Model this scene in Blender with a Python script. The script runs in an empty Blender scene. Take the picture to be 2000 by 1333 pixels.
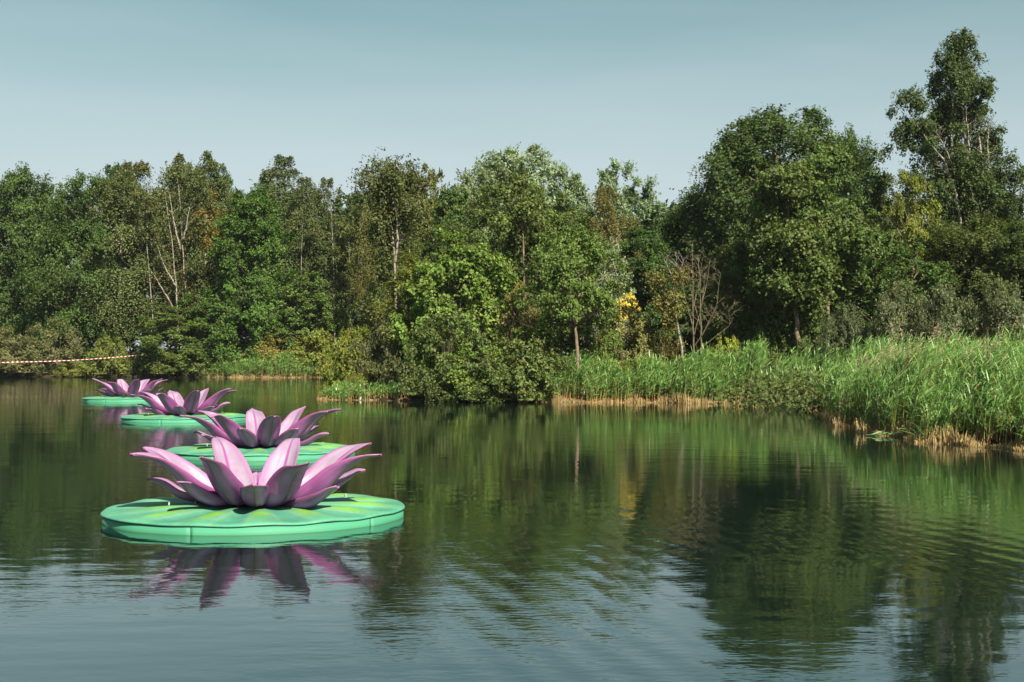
import bpy, math, numpy as np
from mathutils import Vector

# ------------------------------------------------------------------ camera, sky, sun, exposure
S = bpy.context.scene
F = 2778.0                    # focal length in photo pixels (2000 px wide frame, 50 mm lens)
CAM_H = 2.22
YH = 684.0                    # horizon row in the photo
cam_d = bpy.data.cameras.new('camera'); cam = bpy.data.objects.new('camera', cam_d)
S.collection.objects.link(cam); S.camera = cam
cam_d.sensor_width = 36; cam_d.lens = 50.0
cam_d.clip_start = 0.1; cam_d.clip_end = 3000
cam.location = (0, 0, CAM_H)
cam.rotation_euler = (math.radians(90) + math.atan((YH - 666.5) / F), 0, 0)

SUN_EL = math.radians(42); SUN_AZ = math.radians(27)      # behind the camera, to its right
to_sun = Vector((math.sin(SUN_AZ) * math.cos(SUN_EL), -math.cos(SUN_AZ) * math.cos(SUN_EL), math.sin(SUN_EL)))
W = bpy.data.worlds.new("World"); S.world = W; W.use_nodes = True
nt = W.node_tree; nt.nodes.clear()
def N(tree, t, **k):
    n = tree.nodes.new(t)
    for a, b in k.items(): setattr(n, a, b)
    return n
sky = N(nt, 'ShaderNodeTexSky', sky_type='NISHITA', sun_disc=False)
sky.sun_elevation = SUN_EL; sky.sun_rotation = math.atan2(to_sun.x, to_sun.y)
sky.air_density = 1.0; sky.dust_density = 1.0; sky.ozone_density = 1.0
hs = N(nt, 'ShaderNodeHueSaturation'); hs.inputs['Saturation'].default_value = 0.80; hs.inputs['Hue'].default_value = 0.455
mul = N(nt, 'ShaderNodeMix', data_type='RGBA', blend_type='MULTIPLY'); mul.inputs[0].default_value = 1
mul.inputs[7].default_value = (0.96, 1.10, 1.06, 1)
bg = N(nt, 'ShaderNodeBackground'); bg.inputs[1].default_value = 0.0388
wo = N(nt, 'ShaderNodeOutputWorld')
L = nt.links.new
gm = N(nt, 'ShaderNodeGamma'); gm.inputs[1].default_value = 1.0
L(sky.outputs[0], gm.inputs[0]); L(gm.outputs[0], hs.inputs['Color']); L(hs.outputs[0], mul.inputs[6]); 
tcw = N(nt, 'ShaderNodeTexCoord'); sxw = N(nt, 'ShaderNodeSeparateXYZ'); L(tcw.outputs['Generated'], sxw.inputs[0])
hz = N(nt, 'ShaderNodeMapRange', interpolation_type='SMOOTHSTEP'); hz.inputs[1].default_value = 0.06; hz.inputs[2].default_value = 0.28; hz.inputs[3].default_value = 0.95; hz.inputs[4].default_value = 0.0; L(sxw.outputs[2], hz.inputs[0])
mph = N(nt, 'ShaderNodeMapping'); mph.inputs['Scale'].default_value = (2.2, 2.2, 14); L(tcw.outputs['Generated'], mph.inputs[0])
cir = N(nt, 'ShaderNodeTexNoise'); cir.inputs['Scale'].default_value = 1.6; cir.inputs['Detail'].default_value = 4; cir.inputs['Roughness'].default_value = .45; L(mph.outputs[0], cir.inputs['Vector'])
cm_ = N(nt, 'ShaderNodeMapRange'); cm_.inputs[1].default_value = .35; cm_.inputs[2].default_value = .7; cm_.inputs[3].default_value = -.05; cm_.inputs[4].default_value = .10; L(cir.outputs[0], cm_.inputs[0])
had = N(nt, 'ShaderNodeMath', operation='ADD', use_clamp=True); L(hz.outputs[0], had.inputs[0]); L(cm_.outputs[0], had.inputs[1])
hmx = N(nt, 'ShaderNodeMix', data_type='RGBA'); hmx.inputs[7].default_value = (8.1, 9.4, 10.0, 1); L(had.outputs[0], hmx.inputs[0]); L(mul.outputs[2], hmx.inputs[6])
L(hmx.outputs[2], bg.inputs[0]); L(bg.outputs[0], wo.inputs[0])
sun_d = bpy.data.lights.new('sun', 'SUN'); sun_d.energy = 5.0; sun_d.angle = math.radians(0.5); sun_d.color = (1.0, 0.93, 0.80)
sun = bpy.data.objects.new('sun', sun_d); S.collection.objects.link(sun)
sun.rotation_euler = to_sun.to_track_quat('Z', 'Y').to_euler(); sun.location = (30, -60, 70)
S.view_settings.view_transform = 'Standard'; S.view_settings.look = 'None'
S.view_settings.exposure = 1.0; S.view_settings.gamma = 1.0; S.view_settings.use_curve_mapping = False
try:
    S.cycles.max_bounces = 8; S.cycles.transparent_max_bounces = 4; S.cycles.caustics_reflective = False
except Exception: pass

COL = S.collection
def px2w(px, d): return (px - 1000.0) / F * d            # photo column at a distance -> world X
def row2z(row, d): return CAM_H + (YH - row) / F * d     # photo row at a distance -> height
def row2d(row): return F * CAM_H / (row - YH)            # photo row on the water -> distance

# ------------------------------------------------------------------ mesh helpers
def new_mesh(name, verts, faces_flat, sizes, cols=None, mats=(), mat_idx=None, smooth=False):
    me = bpy.data.meshes.new(name)
    verts = np.asarray(verts, np.float32); faces_flat = np.asarray(faces_flat, np.int32); sizes = np.asarray(sizes, np.int32)
    me.vertices.add(len(verts)); me.vertices.foreach_set('co', verts.ravel())
    me.loops.add(len(faces_flat)); me.loops.foreach_set('vertex_index', faces_flat)
    me.polygons.add(len(sizes))
    st = np.zeros(len(sizes), np.int32); st[1:] = np.cumsum(sizes)[:-1]
    me.polygons.foreach_set('loop_start', st); me.polygons.foreach_set('loop_total', sizes)
    for m in mats: me.materials.append(m)
    if mat_idx is not None: me.polygons.foreach_set('material_index', np.asarray(mat_idx, np.int32))
    if smooth: me.polygons.foreach_set('use_smooth', np.ones(len(sizes), bool))
    me.update(calc_edges=True)
    if cols is not None:
        cols = np.asarray(cols, np.float32)
        dom = 'FACE' if len(cols) == len(sizes) else 'POINT'
        if len(cols) == len(verts) and len(verts) != len(sizes): dom = 'POINT'
        a = me.attributes.new('Col', 'FLOAT_COLOR', dom)
        c4 = np.ones((len(cols), 4), np.float32); c4[:, :3] = np.clip(cols, 0, 1); a.data.foreach_set('color', c4.ravel())
    return me
def link(name, me, parent=None, loc=None):
    o = bpy.data.objects.new(name, me); COL.objects.link(o)
    if parent: o.parent = parent
    if loc is not None: o.location = loc
    return o
def empty(name, loc=(0, 0, 0), rz=0, scale=(1, 1, 1)):
    o = bpy.data.objects.new(name, None); COL.objects.link(o)
    o.location = loc; o.rotation_euler = (0, 0, rz); o.scale = scale; o.empty_display_size = 0.3
    return o
def tag(o, label=None, cat=None, group=None, kind=None):
    if label: o['label'] = label
    if cat: o['category'] = cat
    if group: o['group'] = group
    if kind: o['kind'] = kind
    return o
class MB:
    def __init__(s): s.v = []; s.f = []; s.n = []; s.c = []; s.k = 0; s.m = []
    def add(s, v, faces, col=None, mi=0):
        v = np.asarray(v, float); b = s.k; s.v.append(v); s.k += len(v)
        for f in faces: s.f.extend(b + i for i in f); s.n.append(len(f)); s.m.append(mi)
        if col is not None: s.c.extend([col] * len(faces))
    def tube(s, pts, rad, sides=5, col=None, cap=True, mi=0):
        pts = np.asarray(pts, float); n = len(pts); rad = np.broadcast_to(rad, (n,))
        T = np.gradient(pts, axis=0); T /= np.linalg.norm(T, axis=1)[:, None] + 1e-9
        ref = np.array([0, 1, 0.]) if abs(T[0, 2]) > .7 else np.array([0, 0, 1.])
        A = np.cross(T, ref); A /= np.linalg.norm(A, axis=1)[:, None] + 1e-9; B = np.cross(T, A)
        th = np.arange(sides) / sides * 2 * np.pi
        V = pts[:, None] + rad[:, None, None] * (A[:, None] * np.cos(th)[None, :, None] + B[:, None] * np.sin(th)[None, :, None])
        fs = [(i * sides + j, i * sides + (j + 1) % sides, (i + 1) * sides + (j + 1) % sides, (i + 1) * sides + j) for i in range(n - 1) for j in range(sides)]
        if cap: fs += [tuple(range(sides))[::-1], tuple((n - 1) * sides + j for j in range(sides))]
        s.add(V.reshape(-1, 3), fs, col, mi)
    def mesh(s, name, mats, smooth=True):
        return new_mesh(name, np.concatenate(s.v), s.f, s.n, s.c if s.c else None, mats, s.m, smooth)
def nrm(a): return a / (np.linalg.norm(a, axis=-1, keepdims=True) + 1e-9)

# ------------------------------------------------------------------ materials
def mat(name):
    m = bpy.data.materials.new(name); m.use_nodes = True; t = m.node_tree; t.nodes.clear()
    return m, t, N(t, 'ShaderNodeOutputMaterial')
def principled(name, col, rough=.6, spec=.5, noise=None, bump=0):
    m, t, o = mat(name); p = N(t, 'ShaderNodeBsdfPrincipled'); p.inputs['Base Color'].default_value = (*col, 1)
    p.inputs['Roughness'].default_value = rough; p.inputs['Specular IOR Level'].default_value = spec
    if noise:
        tc = N(t, 'ShaderNodeTexCoord'); nz = N(t, 'ShaderNodeTexNoise'); nz.inputs['Scale'].default_value = noise[0]; nz.inputs['Detail'].default_value = 6
        mx = N(t, 'ShaderNodeMix', data_type='RGBA'); mx.inputs[6].default_value = (*col, 1); mx.inputs[7].default_value = (*noise[1], 1)
        rp = N(t, 'ShaderNodeMapRange'); rp.inputs[1].default_value = .38; rp.inputs[2].default_value = .65
        t.links.new(tc.outputs['Object'], nz.inputs['Vector']); t.links.new(nz.outputs[0], rp.inputs[0]); t.links.new(rp.outputs[0], mx.inputs[0]); t.links.new(mx.outputs[2], p.inputs['Base Color'])
        if bump:
            b = N(t, 'ShaderNodeBump'); b.inputs['Strength'].default_value = bump; b.inputs['Distance'].default_value = .02
            t.links.new(nz.outputs[0], b.inputs['Height']); t.links.new(b.outputs[0], p.inputs['Normal'])
    t.links.new(p.outputs[0], o.inputs[0]); return m
def leaf_mat(name, trans=.3, rough=.5, spec=.25):
    m, t, o = mat(name)
    at = N(t, 'ShaderNodeAttribute', attribute_name='Col'); oi = N(t, 'ShaderNodeObjectInfo')
    mx = N(t, 'ShaderNodeMix', data_type='RGBA', blend_type='MULTIPLY'); mx.inputs[0].default_value = 1
    t.links.new(at.outputs['Color'], mx.inputs[6]); t.links.new(oi.outputs['Color'], mx.inputs[7])
    p = N(t, 'ShaderNodeBsdfPrincipled'); p.inputs['Roughness'].default_value = rough; p.inputs['Specular IOR Level'].default_value = spec
    tr = N(t, 'ShaderNodeBsdfTranslucent')
    tm = N(t, 'ShaderNodeMix', data_type='RGBA', blend_type='MULTIPLY'); tm.inputs[0].default_value = 1; tm.inputs[7].default_value = (1.25, 1.35, .6, 1)
    t.links.new(mx.outputs[2], tm.inputs[6]); t.links.new(tm.outputs[2], tr.inputs[0]); t.links.new(mx.outputs[2], p.inputs['Base Color'])
    ms = N(t, 'ShaderNodeMixShader'); ms.inputs[0].default_value = trans
    t.links.new(p.outputs[0], ms.inputs[1]); t.links.new(tr.outputs[0], ms.inputs[2]); t.links.new(ms.outputs[0], o.inputs[0]); return m
M_LEAF = leaf_mat('foliage', .30, .55, .22); M_REED = leaf_mat('reed_blades', .25, .42, .45)
M_BARK = principled('dark_bark', (.055, .045, .034), .9, .1, (6, (.14, .105, .075)), .6)
M_ALDER = principled('alder_bark', (.16, .11, .075), .85, .1, (5, (.26, .19, .14)), .5)
M_DEAD = principled('dead_wood', (.12, .095, .058), .85, .1, (5, (.18, .145, .09)), .4)
def birch_bark():
    m, t, o = mat('birch_bark'); p = N(t, 'ShaderNodeBsdfPrincipled'); p.inputs['Roughness'].default_value = .75; p.inputs['Specular IOR Level'].default_value = .15
    tc = N(t, 'ShaderNodeTexCoord'); mp = N(t, 'ShaderNodeMapping'); mp.inputs['Scale'].default_value = (2, 2, 7)
    nz = N(t, 'ShaderNodeTexNoise'); nz.inputs['Scale'].default_value = 1.0; nz.inputs['Detail'].default_value = 4
    cr = N(t, 'ShaderNodeValToRGB'); e = cr.color_ramp.elements; e[0].position = .38; e[0].color = (.09, .07, .055, 1); e[1].position = .52; e[1].color = (.30, .265, .21, 1)
    t.links.new(tc.outputs['Object'], mp.inputs[0]); t.links.new(mp.outputs[0], nz.inputs['Vector']); t.links.new(nz.outputs[0], cr.inputs[0]); t.links.new(cr.outputs[0], p.inputs['Base Color']); t.links.new(p.outputs[0], o.inputs[0]); return m
M_BIRCH = birch_bark()

# ------------------------------------------------------------------ terrain and water
SH = [(-2500, 119), (-900, 118), (0, 117), (300, 116.5), (420, 115), (560, 114), (640, 116), (712, 117), (733, 100), (738, 82), (700, 73), (640, 68), (612, 65), (632, 63.6), (700, 63.2), (770, 62), (900, 61.3), (1030, 60.6), (1220, 60.2), (1350, 59.5), (1470, 59), (1560, 57.5), (1610, 54), (1632, 48), (1650, 43.5), (1690, 39.5), (1750, 36.8), (1820, 34.4), (1920, 32.6), (2020, 31.4), (2200, 29.5), (2600, 27), (3600, 24)]
SHW = np.array([(px2w(p, d), d) for p, d in SH])
LAND = np.vstack([SHW, [(600, 24), (600, 900), (-900, 900), (-900, 119)]])
def sdist(P):
    A = LAND; B = np.roll(LAND, -1, 0); best = np.full(len(P), 1e9); ins = np.zeros(len(P), bool)
    for a, b in zip(A, B):
        ab = b - a; t = np.clip(((P - a) @ ab) / (ab @ ab), 0, 1); best = np.minimum(best, np.linalg.norm(P - (a + t[:, None] * ab), axis=1))
        c = ((a[1] > P[:, 1]) != (b[1] > P[:, 1])); den = (b[1] - a[1]) if b[1] != a[1] else 1e-9
        ins ^= c & (P[:, 0] < ab[0] * (P[:, 1] - a[1]) / den + a[0])
    return np.where(ins, best, -best)
def gz(x, y):
    P = np.column_stack([np.atleast_1d(x), np.atleast_1d(y)]).astype(float); s = sdist(P)
    near = np.clip((3.5 - P[:, 1]) / 3, 0, 1) * 1.2
    land = .02 + .28 * np.clip(s / 1.2, 0, 1) + .035 * np.clip(s, 0, 40)
    lump = .08 * np.sin(P[:, 0] * 1.1 + P[:, 1] * .7) * np.sin(P[:, 1] * .9 - P[:, 0] * .4) * np.clip(s / 2, 0, 1)
    return np.where(s > 0, land + lump, -1.6 * np.clip(-s / 3.5, 0, 1) - .02) * (near == 0) + np.where(near > 0, -1.6 + near * 1.75, 0)
def axis(lo, hi, step, far):
    a = np.arange(lo, hi + .01, step); k = np.cumsum(step * 1.35 ** np.arange(1, 30)); k = k[k < far]
    return np.concatenate([lo - k[::-1], a, hi + k])
gx = axis(-50, 36, 1.0, 1500); gy = axis(-4, 130, 1.0, 1500)
GX, GY = np.meshgrid(gx, gy); GZ = gz(GX.ravel(), GY.ravel())
nx, ny = len(gx), len(gy)
i = np.arange((ny - 1) * (nx - 1)); r_, c_ = i // (nx - 1), i % (nx - 1); q = r_ * nx + c_
me = new_mesh('ground', np.column_stack([GX.ravel(), GY.ravel(), GZ]), np.column_stack([q, q + 1, q + nx + 1, q + nx]).ravel(), np.full(len(q), 4), mats=[principled('soil', (.028, .022, .013), .95, .1, (1.3, (.05, .042, .02)), .5)], smooth=True)
tag(link('ground', me), kind='structure')

def water_mat():
    m, t, o = mat('pond_water'); ln = t.links.new
    geo = N(t, 'ShaderNodeNewGeometry')
    def noise(scale, detail=2, rough=.5, stretch=(1, 1, 1), rot=0, off=(0, 0, 0)):
        mp = N(t, 'ShaderNodeMapping'); mp.inputs['Scale'].default_value = stretch; mp.inputs['Rotation'].default_value = (0, 0, rot); mp.inputs['Location'].default_value = off
        nz = N(t, 'ShaderNodeTexNoise'); nz.inputs['Scale'].default_value = scale; nz.inputs['Detail'].default_value = detail; nz.inputs['Roughness'].default_value = rough
        ln(geo.outputs['Position'], mp.inputs[0]); ln(mp.outputs[0], nz.inputs['Vector']); return nz.outputs[0]
    def math_(op, a, b):
        n = N(t, 'ShaderNodeMath', operation=op)
        for k, x in enumerate((a, b)):
            if isinstance(x, (int, float)): n.inputs[k].default_value = x
            else: ln(x, n.inputs[k])
        return n.outputs[0]
    def ramp(x, lo, hi, a=0., b=1.):
        n = N(t, 'ShaderNodeMapRange', interpolation_type='SMOOTHSTEP'); n.inputs[1].default_value = lo; n.inputs[2].default_value = hi; n.inputs[3].default_value = a; n.inputs[4].default_value = b
        ln(x, n.inputs[0]); return n.outputs[0]
    calm = ramp(noise(.16, 2, .5, (1, .6, 1), .3, (3.1, 1.7, 0)), .42, .62, .25, 1.0)
    fine = math_('MULTIPLY', math_('MULTIPLY', noise(7.5, 2.0, .5, (.8, 1.5, 1), .15), .0027), calm)
    mid = math_('MULTIPLY', noise(1.5, 1.5, .4, (.7, 1.5, 1), -.2), .0045)
    big = math_('MULTIPLY', noise(.45, 1, .4), .006)
    mp = N(t, 'ShaderNodeMapping'); mp.inputs['Rotation'].default_value = (0, 0, -.30)
    wv = N(t, 'ShaderNodeTexWave', wave_type='BANDS', bands_direction='X'); wv.inputs['Scale'].default_value = .78; wv.inputs['Distortion'].default_value = 1.6; wv.inputs['Detail'].default_value = 1; wv.inputs['Detail Scale'].default_value = .5
    ln(geo.outputs['Position'], mp.inputs[0]); ln(mp.outputs[0], wv.inputs['Vector'])
    wm = ramp(noise(.30, 1, .4, (1, .35, 1), 0, (5.3, 9.1, 0)), .42, .6)
    sx = N(t, 'ShaderNodeSeparateXYZ'); ln(geo.outputs['Position'], sx.inputs[0])
    wm = math_('MULTIPLY', wm, ramp(sx.outputs[1], 24, 12)); wm = math_('MULTIPLY', wm, ramp(sx.outputs[0], -2.5, .2))
    wave = math_('MULTIPLY', math_('MULTIPLY', wv.outputs[1], .0032), wm)
    h = math_('ADD', math_('ADD', fine, mid), math_('ADD', big, wave))
    b = N(t, 'ShaderNodeBump'); b.inputs['Strength'].default_value = 1; b.inputs['Distance'].default_value = 1; ln(h, b.inputs['Height'])
    p = N(t, 'ShaderNodeBsdfPrincipled'); p.inputs['Base Color'].default_value = (.004, .011, .008, 1); p.inputs['Roughness'].default_value = .03
    p.inputs['IOR'].default_value = 1.4; ln(b.outputs[0], p.inputs['Normal'])
    gl = N(t, 'ShaderNodeBsdfGlossy'); gl.inputs['Roughness'].default_value = .03; gl.inputs['Color'].default_value = (.86, .98, .99, 1); ln(b.outputs[0], gl.inputs['Normal'])
    ms = N(t, 'ShaderNodeMixShader'); ms.inputs[0].default_value = .17; ln(p.outputs[0], ms.inputs[1]); ln(gl.outputs[0], ms.inputs[2]); ln(ms.outputs[0], o.inputs[0]); return m
wx = np.array([-700, 400.]); wy = np.array([-40, 180.])
me = new_mesh('water', [(wx[0], wy[0], 0), (wx[1], wy[0], 0), (wx[1], wy[1], 0), (wx[0], wy[1], 0)], [0, 1, 2, 3], [4], mats=[water_mat()])
tag(link('water', me), kind='structure')

# ------------------------------------------------------------------ leaf clouds and trees
def leaves_mesh(name, P, Nn, T, Ln, Wd, C, m=M_LEAF):
    Nn = nrm(Nn); T = nrm(T - (T * Nn).sum(1)[:, None] * Nn); B = np.cross(Nn, T); n = len(P)
    Ln = np.broadcast_to(Ln, (n,))[:, None]; Wd = np.broadcast_to(Wd, (n,))[:, None]
    V = np.empty((n, 4, 3), np.float32)
    V[:, 0] = P - T * Ln * .5; V[:, 2] = P + T * Ln * .5 - Nn * Ln * .08
    V[:, 1] = P + B * Wd * .5 + Nn * Wd * .15 + T * Ln * .06; V[:, 3] = P - B * Wd * .5 + Nn * Wd * .15 + T * Ln * .06
    return new_mesh(name, V.reshape(-1, 3), np.arange(n * 4), np.full(n, 4), C, [m])
def envelope(kind, t):
    if kind == 'oak': return np.sin(np.pi * np.clip(.10 + .9 * t, 0, 1) ** .85) ** .55
    if kind == 'dome': return np.sqrt(np.clip(1 - (t * .98) ** 2.2, 0, 1)) * (.75 + .25 * np.clip(t * 4, 0, 1))
    if kind == 'cone': return np.clip(np.minimum(1, t * 5 + .45) * (1 - t ** 2) ** .62 + .04, 0, 1)
    if kind == 'spire': return np.clip(np.minimum(1, t * 2.2 + .45) * np.clip(1 - t ** 3.6, 0, 1) ** .62, .05, 1)
    if kind == 'open': return np.sin(np.pi * np.clip(.12 + .86 * t, 0, 1)) ** .6
PAL = dict(
    oak=((.068, .110, .025), (.108, .132, .036), .14), lush=((.070, .130, .023), (.110, .150, .034), .12), birch=((.105, .134, .044), (.170, .148, .055), .13),
    alder=((.098, .142, .038), (.150, .160, .056), .18), willow=((.195, .235, .145), (.135, .185, .080), .30), maple=((.125, .195, .036), (.185, .205, .05), .2),
    bramble=((.098, .130, .038), (.160, .150, .055), .22), olive=((.155, .160, .062), (.195, .178, .082), .30), yellow=((.66, .53, .09), (.55, .46, .13), .35),
    brown=((.170, .125, .055), (.125, .120, .048), .35), grey=((.120, .140, .068), (.165, .160, .082), .3), yolive=((.18, .175, .05), (.21, .17, .05), .3), ash=((.095, .140, .040), (.132, .158, .052), .2))
def build_tree(seed, env='oak', pal='oak', H=15., R=4.5, base=.12, clumps=130, rc=.2, twigs=26, lpt=12, leaf=(.17, .11), mix=(.6, .35, .6), droop=.15, jit=.28, tl=1.0, bark=None, trunk_r=.2, stems=1, limbs=34, fill=.55, along=.0, lean=.0, flat=1.0, ztop=.80, amp=1.):
    """returns (trunk mesh, crown mesh); everything in metres round the foot of the tree"""
    g = np.random.default_rng(seed)
    ph = g.uniform(0, 6.28, 6); am = g.uniform(.06, .16, 6) * (1.5 if 'birch' in pal else amp)
    z0, z1 = base * H, H * .985
    t = g.uniform(0, 1, clumps * 4); t = t[g.uniform(0, 1, len(t)) < envelope(env, t) * .9 + .12][:clumps]; n = len(t)
    t = np.clip(t * (1 if 'birch' in pal else .95), 0.0, .97); th = g.uniform(0, 6.283, n)
    lump = 1 + sum(a * np.sin((k + 1) * th + p + 5 * t * (k % 3)) for k, (a, p) in enumerate(zip(am, ph)))
    rad = envelope(env, t) * R * lump; f = 1 - fill * g.uniform(0, 1, n) ** 1.7
    rcl = rc * R * g.uniform(.65, 1.3, n) * np.clip(.55 + .6 * envelope(env, t), .4, 1)
    rr = np.maximum(rad - rcl * .6, 0) * f
    path = lambda z: np.stack([lean * z + .25 * np.sin(z / H * 3 + ph[0]) * np.minimum(z / 3, 1), .25 * np.sin(z / H * 2.4 + ph[1]) * np.minimum(z / 3, 1), z], -1)
    zc = z0 + t * (z1 - z0) - rcl * .3
    C = path(zc) * [1, 1, 0] + np.stack([rr * np.cos(th), rr * np.sin(th), zc], -1)
    OUT = nrm(np.stack([np.cos(th) * rr, np.sin(th) * rr, (t - .35) * R * .9], -1))
    # leaves on twigs
    ci = np.repeat(np.arange(n), twigs); o = OUT[ci]
    D = o * mix[0] + np.array([0, 0, mix[1]]) + g.normal(0, mix[2], (len(ci), 3)); D = nrm(D); D[:, 2] *= flat
    Lt = rcl[ci] * g.uniform(.5, 1.25, len(ci)) * tl
    St = C[ci] + g.normal(0, .22, (len(ci), 3)) * rcl[ci][:, None]
    ti = np.repeat(np.arange(len(ci)), lpt); s = g.uniform(.1, 1, len(ti))
    P = St[ti] + D[ti] * (Lt[ti] * s)[:, None]; P[:, 2] -= droop * Lt[ti] * s ** 2 * 1.6
    P += g.normal(0, jit, P.shape) * (rcl[ci][ti] * .35)[:, None]
    P[:, 2] = np.maximum(P[:, 2], .05)
    Nn = np.array([0, 0, .5]) + o[ti] * .45 + g.normal(0, .5, P.shape)
    T = g.normal(0, 1, P.shape) * (1 - along) + (D[ti] + np.array([0, 0, -droop])) * (along * 2 + .3)
    a, b, pr = PAL[pal]; a, b = np.array(a), np.array(b)
    cm = g.uniform(0, 1, n) ** 2 * pr * 2; w = (g.uniform(0, 1, len(ti)) < cm[ci][ti])[:, None]
    Cc = np.where(w, b, a) * (1 + g.normal(0, .10, n)[ci][ti] + g.normal(0, .20, len(ti)))[:, None].clip(.35, 2)
    Ls = leaf[0] * g.uniform(.65, 1.3, len(ti))
    crown = leaves_mesh('crown', P, Nn, T, Ls, Ls * leaf[1] / leaf[0], Cc)
    # wood
    mb = MB(); zs = np.linspace(-.4, H * ztop, 14)
    for k in range(stems):
        if stems == 1: pts = path(zs)
        else:
            sp = g.uniform(0, 6.28); off = np.array([np.cos(sp), np.sin(sp)]) * R * .35 * g.uniform(.5, 1)
            pts = path(zs * g.uniform(.8, 1)); pts[:, :2] += off * np.clip(zs / H, 0, 1)[:, None] ** 1.2
        r = trunk_r * (1 - .93 * np.clip(zs / H, 0, 1)) ** .9 * (1 if stems == 1 else .75); r[0] *= 1.3
        mb.tube(pts, np.maximum(r, .012), 7)
    for j in g.permutation(n)[:limbs]:
        zb = np.clip(C[j, 2] - (np.hypot(C[j, 0], C[j, 1]) * g.uniform(.5, .95)) - .2, z0 * .92 + .2, H * .9)
        p0 = path(np.array(zb)); p1 = C[j] + OUT[j] * rcl[j] * .3
        mid = (p0 + p1) / 2 + np.array([0, 0, .12 * np.linalg.norm(p1 - p0)]) * g.uniform(-.6, .9) + g.normal(0, .12, 3)
        u = np.linspace(0, 1, 6)[:, None]; pts = p0 * (1 - u) ** 2 + 2 * mid * u * (1 - u) + p1 * u ** 2
        r0 = min(trunk_r * .45, .02 + .018 * np.linalg.norm(p1 - p0)); mb.tube(pts, np.linspace(r0, .010, 6), 5)
        for q in range(3):
            e = p1 + nrm(OUT[j] + g.normal(0, .7, 3)) * rcl[j] * .9; mb.tube([pts[4], (pts[4] + e) / 2 + g.normal(0, .05, 3), e], [.014, .010, .005], 4, cap=False)
    return mb.mesh('trunk', [bark or M_BARK]), crown

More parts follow.
